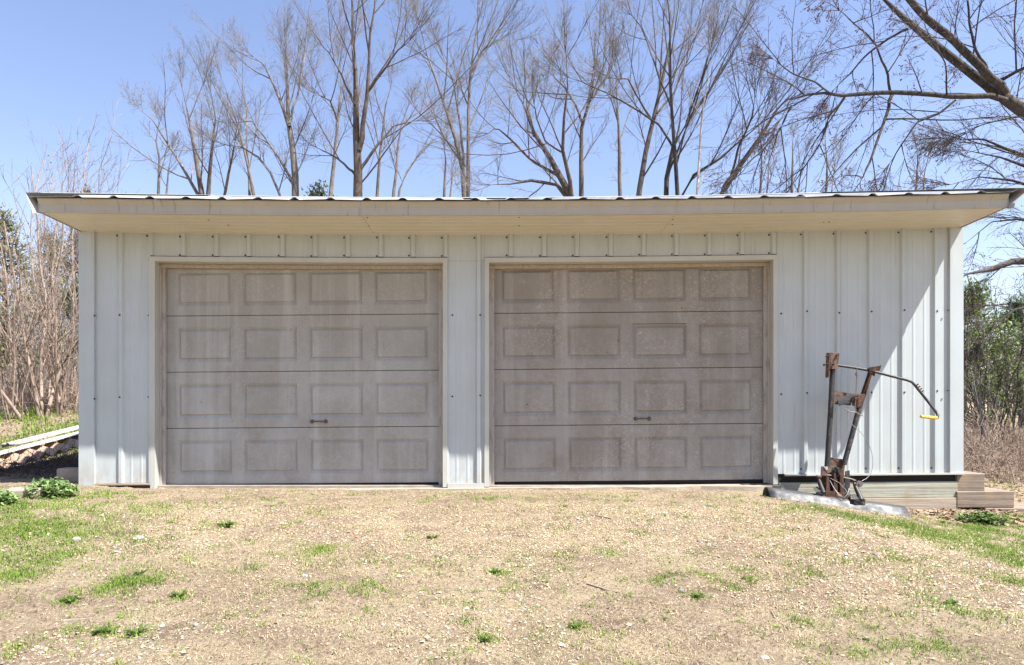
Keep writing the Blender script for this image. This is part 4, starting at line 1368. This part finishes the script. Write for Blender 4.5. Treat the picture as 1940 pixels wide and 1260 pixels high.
shrub('low tan bush at the foot of the bank by the timbers', 1870, 10.0, 780, 16, 0.5, 85, group=gr, r0=0.007)
shrub('low tan bush at the right picture edge by the bank', 1940, 9.6, 770, 16, 0.5, 86, group=gr, r0=0.007)

# far wood reading as one mass
rng = np.random.default_rng(90)
tw = Twigs()
n = 520
X = np.concatenate([rng.uniform(-70, 70, n), rng.uniform(-34, -14, 160), rng.uniform(16, 40, 160)])
Y = np.concatenate([rng.uniform(34, 60, n), rng.uniform(18, 32, 160), rng.uniform(18, 32, 160)])
n = len(X)
H = np.where(Y > 33, rng.uniform(4, 9, n), rng.uniform(2.5, 6, n))
p0 = np.stack([X, Y, ZG(X, Y) - 0.2], -1)
P1, R1 = run(p0, np.tile([0, 0, 1.0], (n, 1)) + rng.normal(0, 0.1, (n, 3)), H, rng.uniform(0.03, 0.09, n), 7, 0.06, 0.05, rng)
tw.tubes(P1, R1, 5)
p2, d2, l2, r2 = spawn(P1, R1, 9, 0.1, (25, 65), (0.25, 0.5), 0.5, H, rng, 0.012)
P2, R2 = run(p2, d2, l2, r2, 5, 0.12, 0.06, rng)
tw.tubes(P2, R2, 3)
p3, d3, l3, r3 = spawn(P2, R2, 6, 0.1, (25, 60), (0.3, 0.6), 0.6, l2, rng, 0.009)
P3, R3 = run(p3, d3, l3, r3, 3, 0.12, 0.06, rng)
tw.tubes(P3, R3, 3)
tag(obj('distant_wood', tw.mesh('distant_wood'), 'twig_grey'), 'mass of bare grey woodland far behind the garage', 'woodland', kind='stuff')

# ------------------------------------------------------------------ ground cover
def blades(name, C, H, Wd, lean, tint, mat, seed, label=None, cat=None, segs=2):
    rng = np.random.default_rng(seed)
    n = len(C)
    az = rng.random(n) * 2 * np.pi
    out = np.stack([np.cos(az), np.sin(az), np.zeros(n)], -1)
    side = np.stack([-np.sin(az), np.cos(az), np.zeros(n)], -1)
    l = (lean[0] + (lean[1] - lean[0]) * rng.random(n))[:, None]
    H = H[:, None]
    Wd = Wd[:, None]
    upv = np.array([0, 0, 1.0])[None]
    c1 = C + (upv * np.cos(l * 0.6) + out * np.sin(l * 0.6)) * H * 0.55
    c2 = c1 + (upv * np.cos(l * 1.5) + out * np.sin(l * 1.5)) * H * 0.5
    V = np.stack([C - side * Wd, C + side * Wd, c1 + side * Wd * 0.8, c1 - side * Wd * 0.8, c2], 1)
    b = (np.arange(n) * 5)[:, None]
    q = b + np.array([[0, 1, 2, 3]])
    t3 = b + np.array([[3, 2, 4]])
    o = obj(name, np_mesh(name, V.reshape(-1, 3), [q, t3], tint=np.repeat(tint, 5, 0)), mat)
    return tag(o, label, cat, kind='stuff')
def scatter(n, x0, x1, y0, y1, rng):
    X = rng.uniform(x0, x1, n)
    Y = rng.uniform(y0, y1, n)
    return X, Y
def lerp_col(a, b, f):
    return np.array(a)[None] * (1 - f[:, None]) + np.array(b)[None] * f[:, None]
rng = np.random.default_rng(101)
# green patches seen in the photograph: (px, py, radius px along x, blades)
patches = [(60, 1000, 150, 5200), (120, 1050, 110, 2600), (30, 960, 70, 1500), (170, 1010, 90, 1800), (30, 1090, 90, 1500), (240, 1104, 62, 1900), (285, 1100, 22, 500), (200, 1115, 40, 600),
           (605, 1043, 50, 1300), (700, 1107, 38, 480), (600, 1110, 42, 420), (610, 1125, 25, 200), (425, 998, 30, 420), (325, 990, 20, 180), (560, 992, 26, 200), (930, 946, 22, 420), (575, 928, 26, 260), (505, 948, 16, 140),
           (590, 975, 14, 130), (150, 1195, 40, 260), (200, 1200, 30, 350), (260, 1203, 30, 320), (340, 1132, 30, 260), (130, 1138, 26, 330), (950, 1085, 22, 250), (820, 1072, 22, 200), (920, 1213, 20, 330), (1090, 1190, 22, 300),
           (880, 1180, 18, 140), (1150, 1048, 60, 380), (1050, 1000, 25, 160), (1210, 1012, 18, 170), (1330, 1090, 34, 320), (1385, 1110, 26, 400), (1400, 1083, 18, 260), (1418, 1100, 12, 240), (1250, 1103, 16, 200), (1320, 1130, 22, 260),
           (1530, 1088, 40, 420), (1500, 965, 40, 700), (1570, 968, 60, 800), (1640, 985, 50, 800), (1720, 1000, 80, 2600), (1800, 1020, 90, 2600), (1880, 1040, 90, 2400), (1930, 1070, 60, 1500), (1700, 1060, 90, 900), (1860, 1000, 80, 1400),
           (1920, 1100, 60, 1000), (1600, 1160, 80, 420), (1700, 1230, 80, 500), (1780, 1145, 70, 500), (1520, 1180, 60, 380), (1780, 1220, 70, 450), (1870, 1170, 70, 420), (1620, 1240, 60, 300), (1540, 1050, 60, 300), (40, 1230, 40, 260),
           (350, 1060, 60, 240), (480, 1080, 50, 200), (780, 1020, 40, 140), (1010, 1100, 60, 160), (1480, 1010, 60, 240), (720, 1060, 50, 120), (1080, 1060, 40, 120), (830, 1140, 50, 120), (1140, 1220, 60, 140), (430, 1180, 60, 160), (330, 1160, 50, 130)]
CX, CY, TT = [], [], []
for (px, py, rp, nb) in patches:
    c = on_ground(px, py)
    d = c.y + CD
    r = rp * d / F
    k = max(1, int(nb * (0.8 if nb > 900 else 0.8)))
    # clump of clumps
    nc = max(3, k // 11)
    ca = rng.random(nc) * 2 * np.pi
    cr = np.abs(rng.normal(0, 0.75, nc)) * r
    cx, cy = c.x + np.cos(ca) * cr, c.y + np.sin(ca) * cr * 0.9
    w = rng.random(nc) ** 2.5 + 0.05
    idx = rng.choice(nc, k, p=w / w.sum())
    CX.append(cx[idx] + rng.normal(0, 0.022 + 0.06 * r, k))
    CY.append(cy[idx] + rng.normal(0, 0.022 + 0.06 * r, k))
    TT.append(np.full(k, rng.random()) * 0.5 + 0.5 * rng.random(k))
# thin random tufts everywhere
nc = 900
tx, ty = scatter(nc, -5.2, 5.2, -4.3, -0.35, rng)
for i in range(nc):
    k = int(rng.integers(3, 14))
    CX.append(tx[i] + rng.normal(0, 0.014, k)); CY.append(ty[i] + rng.normal(0, 0.014, k)); TT.append(rng.random() * 0.6 + 0.4 * rng.random(k))
nc = 420
tx, ty = scatter(nc, -4.8, 4.8, -4.2, -0.4, rng)
for i in range(nc):
    k = int(rng.integers(12, 55))
    r = rng.uniform(0.012, 0.045)
    CX.append(tx[i] + rng.normal(0, r * 1.4, k)); CY.append(ty[i] + rng.normal(0, r, k)); TT.append(rng.random() * 0.7 + 0.3 * rng.random(k))
# broad thin grass fading into the dry turf
n = 620000
a, b = scatter(n, -5.4, 5.4, -4.3, -0.3, rng)
dd = b + CD
uu = a / dd
side = smooth01((-uu - 0.47) / 0.20) * smooth01((dd - 3.9) / 0.7) * smooth01((6.55 - dd) / 0.3)
side = np.maximum(side, 0.5 * smooth01((-uu - 0.36) / 0.25) * smooth01((dd - 3.7) / 0.6))
side = np.maximum(side, smooth01((uu - 0.40) / 0.22) * smooth01((dd - 4.3 + 1.2 * (uu - 0.6)) / 0.9))
side = np.maximum(side, 0.45 * smooth01((uu - 0.42) / 0.2))
f = fbm(a, b, 1.7)
dens = np.clip((f - 0.60 + 0.29 * side) / 0.15, 0, 1) * (0.16 + 0.84 * side) * np.clip((fbm(a + 3, b, 9) - 0.36) / 0.2, 0.05, 1)
keep = rng.random(n) < dens
CX.append(a[keep]); CY.append(b[keep]); TT.append(np.clip(fbm(a[keep], b[keep], 3.3) + rng.normal(0, 0.25, keep.sum()), 0, 1.2))
# rear grass left, and right bank
for (x0, x1, y0, y1, k) in ((-9, -4.2, 2.2, 6.4, 34000), (-7, -4.3, -0.4, 0.8, 600), (4.7, 8.0, 0.8, 3.0, 2500), (4.55, 6.5, -0.7, 0.5, 1500)):
    a, b = scatter(k, x0, x1, y0, y1, rng)
    keep = hnoise(a * 1.7 + 3, b * 1.3) + rng.normal(0, 0.25, k) > 0.0
    CX.append(a[keep]); CY.append(b[keep]); TT.append(rng.random(keep.sum()))
CX, CY, TT = np.concatenate(CX), np.concatenate(CY), np.concatenate(TT)
ok = ~((CX > XL - 0.02) & (CX < XR + 0.02) & (CY > -0.10))
CX, CY, TT = CX[ok], CY[ok], TT[ok]
C = np.stack([CX, CY, ZG(CX, CY) - 0.004], -1)
far = smooth01((CY - 1.0) / 3.0)
blades('grass', C, rng.uniform(0.010, 0.036, len(C)) * (1 + 2.2 * far), rng.uniform(0.0012, 0.0026, len(C)) * (1 + 1.5 * far), (0.3, 1.1), lerp_col((0.085, 0.155, 0.022), (0.25, 0.34, 0.06), TT), 'tint_leaf', 5,
       'patchy short green grass on the dirt forecourt', 'grass')
# straw and dead stems lying on the dirt
n = 120000
X, Y = scatter(n, -5.2, 5.2, -4.2, -0.25, rng)
keep = rng.random(n) < np.clip((fbm(X, Y + 20, 1.5) - 0.42) / 0.16, 0.06, 1) * (1 - 0.75 * smooth01((Y + 1.2) / 0.4))
X, Y = X[keep], Y[keep]
C = np.stack([X, Y, ZG(X, Y) + 0.002], -1)
n = len(C)
blades('dry_straw', C, rng.uniform(0.008, 0.036, n), rng.uniform(0.0006, 0.0016, n), (1.35, 1.75), lerp_col((0.26, 0.19, 0.11), (0.54, 0.44, 0.27), rng.random(n)), 'tint_stone', 6, 'dry straw and dead stems strewn over the dirt', 'straw')
# gravel
n = 80000
X, Y = scatter(n, -5.0, 5.2, -4.1, -0.12, rng)
dens = 0.10 + 0.9 * np.clip((fbm(X + 11, Y, 1.1) - 0.40) / 0.2, 0, 1)
dens *= 1 - 0.88 * smooth01((Y + 1.25) / 0.35)
dens *= 1 - 0.7 * smooth01((-X - 2.4) / 1.5)
dens *= np.where((X > 2.3) & (Y > -1.3), 0.3, 1.0)
keep = rng.random(n) < dens
X, Y = X[keep], Y[keep]
n = len(X)
S = 0.003 + 0.0065 * rng.random(n) ** 3 + 0.010 * rng.random(n) * (rng.random(n) > 0.985)
C = np.stack([X, Y, ZG(X, Y) + S * 0.25], -1)
o8 = np.array([(1, 0, 0), (0, 1, 0), (-1, 0, 0), (0, -1, 0), (0, 0, 0.75), (0, 0, -0.6)])
f8 = np.array([(0, 1, 4), (1, 2, 4), (2, 3, 4), (3, 0, 4)])
ra = rng.random(n) * 6.28
ca, sa = np.cos(ra)[:, None], np.sin(ra)[:, None]
O = o8[None] * rng.uniform(0.6, 1.4, (n, 6, 3)) * S[:, None, None]
O = np.stack([O[..., 0] * ca - O[..., 1] * sa, O[..., 0] * sa + O[..., 1] * ca, O[..., 2]], -1)
V = C[:, None] + O
tint = lerp_col((0.25, 0.18, 0.12), (0.50, 0.41, 0.28), rng.random(n))
wh = rng.random(n) > 0.9
tint[wh] = np.array([0.50, 0.44, 0.35])
pk = rng.random(n) > 0.92
tint[pk] = np.array([0.30, 0.19, 0.15])
f = (np.arange(n) * 6)[:, None, None] + f8[None]
tag(obj('gravel', np_mesh('gravel', V.reshape(-1, 3), [f.reshape(-1, 3)], tint=np.repeat(tint, 6, 0)), 'tint_stone'), 'fine tan gravel spread over the forecourt', 'gravel', kind='stuff')
# dead brush and brambles behind, both sides
def brush(name, label, x0, x1, y0, y1, n, h, seed, mat):
    rng = np.random.default_rng(seed)
    X, Y = scatter(n, x0, x1, y0, y1, rng)
    p0 = np.stack([X, Y, ZG(X, Y) - 0.02], -1)
    az = rng.random(n) * 2 * np.pi
    sp = rng.uniform(0.1, 1.5, n)
    dr = np.stack([np.cos(az) * sp, np.sin(az) * sp, np.ones(n)], -1)
    P, R = run(p0, dr, rng.uniform(0.35, 1.0, n) * h, rng.uniform(0.002, 0.0045, n), 6, 0.22, -0.16, rng, 0.5)
    P[..., 2] = np.maximum(P[..., 2], ZG(P[..., 0], P[..., 1]) + 0.01)
    tw = Twigs()
    tw.tubes(P, R, 3)
    tag(obj(name, tw.mesh(name), mat), label, 'brush', kind='stuff')
brush('dead_brush', 'dead tan brambles and grass on the slope left of the garage', -12, -4.0, 5.9, 12, 14000, 0.9, 111, 'twig_tan')
brush('dead_brush', 'dead brown brambles on the bank right of the garage', 4.6, 13, 2.6, 10, 8000, 0.9, 112, 'twig_tan')
brush('dark_brush', 'dark fallen twigs in the shade left of the garage', -6.2, -4.2, 0.5, 2.4, 900, 0.5, 113, 'twig_dark')
# leaf litter
n = 12000
X, Y = scatter(n, -5, 5, -4.2, -0.2, rng)
C = np.stack([X, Y, ZG(X, Y) + 0.003], -1)
d1 = unit(rng.normal(0, 1, (n, 3)) * np.array([1, 1, 0.35]))
u, w = frames(d1)
sz = (0.003 + 0.009 * rng.random(n) ** 2)[:, None]
V = np.stack([C - d1 * sz, C + u * sz * 0.5, C + d1 * sz + w * sz * 0.4, C - u * sz * 0.5], 1)
tag(obj('leaf_crumbs', np_mesh('leaf_crumbs', V.reshape(-1, 3), [np.arange(4 * n).reshape(-1, 4)], tint=np.repeat(lerp_col((0.07, 0.045, 0.03), (0.24, 0.16, 0.11), rng.random(n)), 4, 0)), 'tint_stone'), 'brown crumbs of dead leaf scattered on the dirt', 'leaves', kind='stuff')
n = 9000
X = np.concatenate([rng.uniform(4.55, 9, 5000), rng.uniform(-9, -4.2, 3000), rng.uniform(2.9, 5.0, 1000)])
Y = np.concatenate([rng.uniform(0.3, 6, 5000), rng.uniform(3, 8, 3000), rng.uniform(-0.9, -0.05, 1000)])
kk = np.arange(n) >= 8000
keep = ~kk | (rng.random(n) < smooth01((X - 3.2) / 1.2))
X, Y = X[keep], Y[keep]; n = len(X)
C = np.stack([X, Y, ZG(X, Y) + 0.012], -1)
d1 = unit(rng.normal(0, 1, (n, 3)) * np.array([1, 1, 0.35]))
u, w = frames(d1)
s = rng.uniform(0.015, 0.04, n)[:, None]
V = np.stack([C - d1 * s, C + u * s * 0.6, C + d1 * s + w * s * 0.3, C - u * s * 0.6], 1)
tag(obj('leaf_litter', np_mesh('leaf_litter', V.reshape(-1, 3), [np.arange(4 * n).reshape(-1, 4)], tint=np.repeat(lerp_col((0.17, 0.10, 0.065), (0.33, 0.235, 0.17), rng.random(n)), 4, 0)), 'tint_stone'), 'brown fallen leaves around the garage corners', 'leaves', kind='stuff')

# ------------------------------------------------------------------ small things
def leafy_plant(px, py, w, h, n, seed, label, tint=((0.11, 0.20, 0.055), (0.32, 0.44, 0.17))):
    rng = np.random.default_rng(seed)
    c = on_ground(px, py)
    root = tag(empty('leafy_weed', c), label, 'plant')
    d = c.y + CD
    R, H = 0.5 * w * d / F, h * d / F
    az = rng.random(n) * 2 * np.pi
    q = np.sqrt(rng.random(n))
    top = H * (1 - q ** 2 * 0.75) * rng.uniform(0.45, 1.0, n)
    tip = np.stack([np.cos(az) * q * R, np.sin(az) * q * R * 0.8, top], -1)
    ori = np.stack([np.cos(az) * q * R * 0.2, np.sin(az) * q * R * 0.2, np.zeros(n)], -1)
    tw = Twigs()
    mid = (tip + ori) / 2 + np.array([0, 0, 1.0]) * (H * 0.12)
    tw.tubes(np.stack([ori, mid, tip], 1), np.tile([0.002, 0.0018, 0.001], (n, 1)), 3)
    st = obj('stems', tw.mesh('stems'), None, root)
    k = 7
    cc = np.repeat(tip, k, 0) + rng.normal(0, 0.018, (n * k, 3))
    d1 = unit(rng.normal(0, 1, (n * k, 3)) * np.array([1, 1, 0.5]) + np.array([0, -0.1, 0.25]))
    u, wv = frames(d1)
    s = rng.uniform(0.018, 0.034, n * k)[:, None]
    V = np.stack([cc - d1 * s * 0.3, cc + u * s * 0.42 + d1 * s * 0.2, cc + d1 * s * 0.55 + u * s * 0.3, cc + d1 * s * 0.95, cc + d1 * s * 0.55 - u * s * 0.3, cc - u * s * 0.42 + d1 * s * 0.2], 1)
    f = (np.arange(n * k) * 6)[:, None] + np.array([[0, 1, 2, 3, 4, 5]])
    col = lerp_col(tint[0], tint[1], rng.random(n * k))
    obj('leaves', np_mesh('leaves', V.reshape(-1, 3), [f], tint=np.repeat(col, 6, 0)), 'tint_leaf', root)
    gm = MT('weed_stem', 0.7).color((0.12, 0.18, 0.06)).m if 'weed_stem' not in M else M['weed_stem']
    M['weed_stem'] = gm
    st.data.materials.append(gm)
leafy_plant(95, 940, 96, 31, 190, 201, 'large leafy green weed at the left front corner of the garage')
leafy_plant(8, 955, 40, 22, 60, 202, 'small leafy weed at the left picture edge by the concrete block')
leafy_plant(1860, 990, 80, 18, 120, 203, 'low leafy weed below the timbers at the right', ((0.05, 0.09, 0.025), (0.17, 0.25, 0.07)))
def dandelion(px, py, r, seed, label):
    rng = np.random.default_rng(seed)
    c = on_ground(px, py)
    d = c.y + CD
    R = r * d / F
    n = 26
    az = rng.random(n) * 2 * np.pi
    L = R * rng.uniform(0.5, 1.1, n)
    el = rng.uniform(0.15, 0.9, n)
    o = np.stack([np.cos(az), np.sin(az), np.zeros(n)], -1)
    s = np.stack([-np.sin(az), np.cos(az), np.zeros(n)], -1)
    z = np.array([0, 0, 1.0])[None]
    wd = (0.14 * L)[:, None]
    L = L[:, None]
    el = el[:, None]
    m = o * L * 0.55 + z * L * el * 0.55
    e = o * L * 1.0 + z * L * el * 0.6
    V = np.stack([o * 0.002, m + s * wd, e, m - s * wd], 1)
    me = np_mesh('broadleaf_weed', V.reshape(-1, 3), [np.arange(4 * n).reshape(-1, 4)], tint=np.repeat(lerp_col((0.045, 0.085, 0.02), (0.12, 0.18, 0.045), rng.random(n)), 4, 0))
    tag(obj('broadleaf_weed', me, 'tint_leaf', None, c), label, 'weed', 'rosette weeds in the dirt')
for i, (x, y, r, lab) in enumerate(((135, 1138, 22, 'dark rosette weed left of the brightest grass clump'), (192, 1200, 22, 'dark rosette weed at the lower left, left of a pair'), (262, 1200, 24, 'dark rosette weed at the lower left, right of a pair'),
        (428, 998, 22, 'dark rosette weed in front of the left door'), (920, 1213, 18, 'dark rosette weed at the bottom centre'), (1090, 1190, 16, 'rosette weed right of the bottom centre'), (1800, 1145, 16, 'dark rosette weed in the lower right grass'),
        (340, 1130, 20, 'flat rosette weed below the left door'), (265, 1088, 16, 'small rosette weed above the brightest grass clump'), (940, 1085, 16, 'rosette weed below the middle post'), (820, 1020, 14, 'small rosette weed in the gravel left of centre'), (1320, 1132, 16, 'rosette weed beside the grey stone'))):
    dandelion(x, y, r, 300 + i, lab)
def stone(px, py, w, h, seed, label, col=(0.42, 0.38, 0.33), name='stone'):
    rng = np.random.default_rng(seed)
    c = on_ground(px, py)
    d = c.y + CD
    sx, sz = 0.5 * w * d / F, h * d / F * 0.6
    import bmesh
    bm = bmesh.new()
    bmesh.ops.create_icosphere(bm, subdivisions=2, radius=1.0)
    for v in bm.verts:
        k = 1 + rng.normal(0, 0.09)
        v.co = Vector((v.co.x * sx * k, v.co.y * sx * 0.75 * k, v.co.z * sz * k))
    me = bpy.data.meshes.new(name)
    bm.to_mesh(me)
    bm.free()
    col = tuple(v * 0.72 for v in col)
    key = 'stone_%d' % seed
    t = MT(key, 0.9, 0.2)
    t.color(t.mix(t.noise(40, 5, 0.6, (1, 1, 1), 0.35, 0.65), col, tuple(v * 0.65 for v in col)))
    M[key] = t.m
    tag(obj(name, me, key, None, c + Vector((0, 0, sz * 0.25))), label, 'stone', 'loose stones on the forecourt')
stone(1290, 1122, 11, 10, 401, 'small grey angular stone in the dirt right of centre', (0.25, 0.25, 0.26))
stone(1448, 1248, 20, 9, 402, 'pale flat stone at the bottom right', (0.50, 0.46, 0.40))
stone(262, 1022, 22, 9, 403, 'pale stone in the grass left of the left door', (0.46, 0.40, 0.36))
stone(145, 1025, 16, 10, 404, 'whitish stone in the left grass', (0.52, 0.50, 0.46))
stone(372, 1186, 12, 8, 405, 'small pale stone at the lower left', (0.46, 0.42, 0.40))
stone(578, 1093, 13, 7, 406, 'small whitish stone below the left door handle', (0.55, 0.53, 0.50))
stone(1662, 1052, 20, 7, 407, 'flat tan stone in the grass right of centre', (0.38, 0.30, 0.23))
stone(520, 1139, 10, 6, 408, 'small tan stone left of the whitish stone', (0.46, 0.38, 0.30))
stone(1640, 1213, 14, 6, 409, 'dark brown stone at the lower right', (0.13, 0.09, 0.065))
stone(222, 1048, 15, 6, 410, 'flat pale stone left of the fallen brown stick', (0.46, 0.42, 0.37))
def stick(pts, r, mat, label):
    P = [on_ground(*p) for p in pts]
    b = P[0].copy()
    mb = MB()
    n = len(P)
    mb.tube([p - b + Vector((0, 0, r * 0.8)) for p in P], [r * (1 - 0.5 * i / (n - 1)) for i in range(n)], 6)
    o = mb.build('stick', mat, None, smooth=True)
    o.location = b
    tag(o, label, 'stick', 'fallen sticks on the forecourt')
stick([(1120, 977), (1138, 980), (1158, 984)], 0.007, 'twig_tan', 'short brown stick in front of the right door')
stick([(1112, 1108), (1130, 1113), (1150, 1119), (1170, 1125)], 0.006, 'twig_tan', 'thin brown stick in the gravel right of centre')
stick([(120, 1178), (140, 1176), (160, 1174), (180, 1172)], 0.004, 'bark_pale', 'straight pale stick at the lower left')
stick([(250, 1038), (264, 1034), (279, 1031)], 0.006, 'twig_tan', 'short brown stick left of the left door')
stick([(1462, 1160), (1470, 1175), (1482, 1184), (1498, 1196)], 0.003, 'bark_pale', 'curled pale root at the lower right')
stick([(243, 1208), (262, 1211), (285, 1212)], 0.003, 'bark_pale', 'pale straw stick below a dark rosette weed')
# concrete block and the pile of leftover siding left of the garage
b = on_ground(45, 940)
mb = MB()
mb.box((-0.14, -0.06, -0.05), (0.16, 0.13, 0.065))
o = mb.build('concrete_block', 'concrete', None, bevel=0.012)
o.location = b
o.rotation_euler = (0.05, -0.05, 0.2)
tag(o, 'tan concrete block half sunk beside the leafy weed', 'block')
mb = MB()
mb.box((-0.12, -0.08, -0.1), (0.12, 0.08, 0.10))
o = mb.build('concrete_block', 'concrete', None, bevel=0.012)
o.location = PX(138, 905, 7.0)
tag(o, 'grey concrete block in shade against the left garage corner', 'block')

def strip(name, label, P0, P1, width, profile, mat, group=None, thick=0.004):
    """long sheet-metal strip from P0 to P1; profile (across, up)"""
    P0, P1 = Vector(P0), Vector(P1)
    ax = (P1 - P0).normalized()
    sd = ax.cross(Vector((0, 0, 1))).normalized()
    up = sd.cross(ax)
    mb = MB()
    vs, fs = [], []
    N = 8
    m = len(profile)
    for i in range(N + 1):
        c = (P1 - P0) * (i / N)
        for (a, z) in profile:
            vs.append(c + sd * a * width + up * z)
    for i in range(N):
        for k in range(m - 1):
            q = i * m + k
            fs.append((q, q + m, q + m + 1, q + 1))
    mb.add(vs, fs)
    o = mb.build(name, mat)
    o.location = P0
    md = o.modifiers.new('thickness', 'SOLIDIFY')
    md.thickness = thick
    tag(o, label, 'metal sheet', group)
    return o
gp = 'leftover metal strips left of the garage'
A0, A1 = PX(-70, 888, 7.7), PX(175, 822, 9.6)
strip('metal_strip', 'lower white metal strip lying on the bank left of the garage', A0 + Vector((0, 0, 0.07)), A1 + Vector((0, 0, 0.06)), 0.20, [(-0.5, -0.05), (-0.5, 0.0), (-0.1, 0.0), (-0.08, 0.012), (0.0, 0.012), (0.02, 0.0), (0.5, 0.0)], 'trim_white', gp)
strip('metal_strip', 'upper white ribbed metal strip lying uphill of the other', PX(18, 842, 8.6), PX(175, 803, 10.3), 0.22, [(-0.5, -0.05), (-0.5, 0.0), (-0.2, 0.0), (-0.18, 0.018), (-0.05, 0.018), (-0.03, 0.0), (0.5, 0.0)], 'trim_white', gp)
M['tan_metal'] = MT('tan_metal', 0.6, 0.4).color((0.36, 0.255, 0.18)).m
cor = []
for k in range(29):
    a = k / 28 - 0.5
    cor.append((a, 0.0))
# corrugated tan sheet under the strips: waves run across its length
P0, P1 = A0 + Vector((0.10, -0.14, 0.02)), A1 + Vector((0.10, -0.14, 0.0))
ax = (P1 - P0)
L = ax.length
axn = ax.normalized()
sd = axn.cross(Vector((0, 0, 1))).normalized()
up = sd.cross(axn)
mb = MB()
vs, fs = [], []
N = 70
for i in range(N + 1):
    q = i / N
    h = 0.030 * math.sin(q * 2 * math.pi * 9) + 0.01 * math.sin(q * 17)
    for a in (-0.16, 0.0, 0.18):
        vs.append(axn * (q * L) + sd * a + up * (h - 0.16 * (a + 0.16) * 1.3))
for i in range(N):
    for k in range(2):
        q = i * 3 + k
        fs.append((q, q + 3, q + 4, q + 1))
mb.add(vs, fs)
o = mb.build('corrugated_sheet', 'tan_metal', None, smooth=False)
o.location = P0
md = o.modifiers.new('thickness', 'SOLIDIFY')
md.thickness = 0.005
tag(o, 'tan corrugated sheet with a wavy edge under the white strips', 'metal sheet')
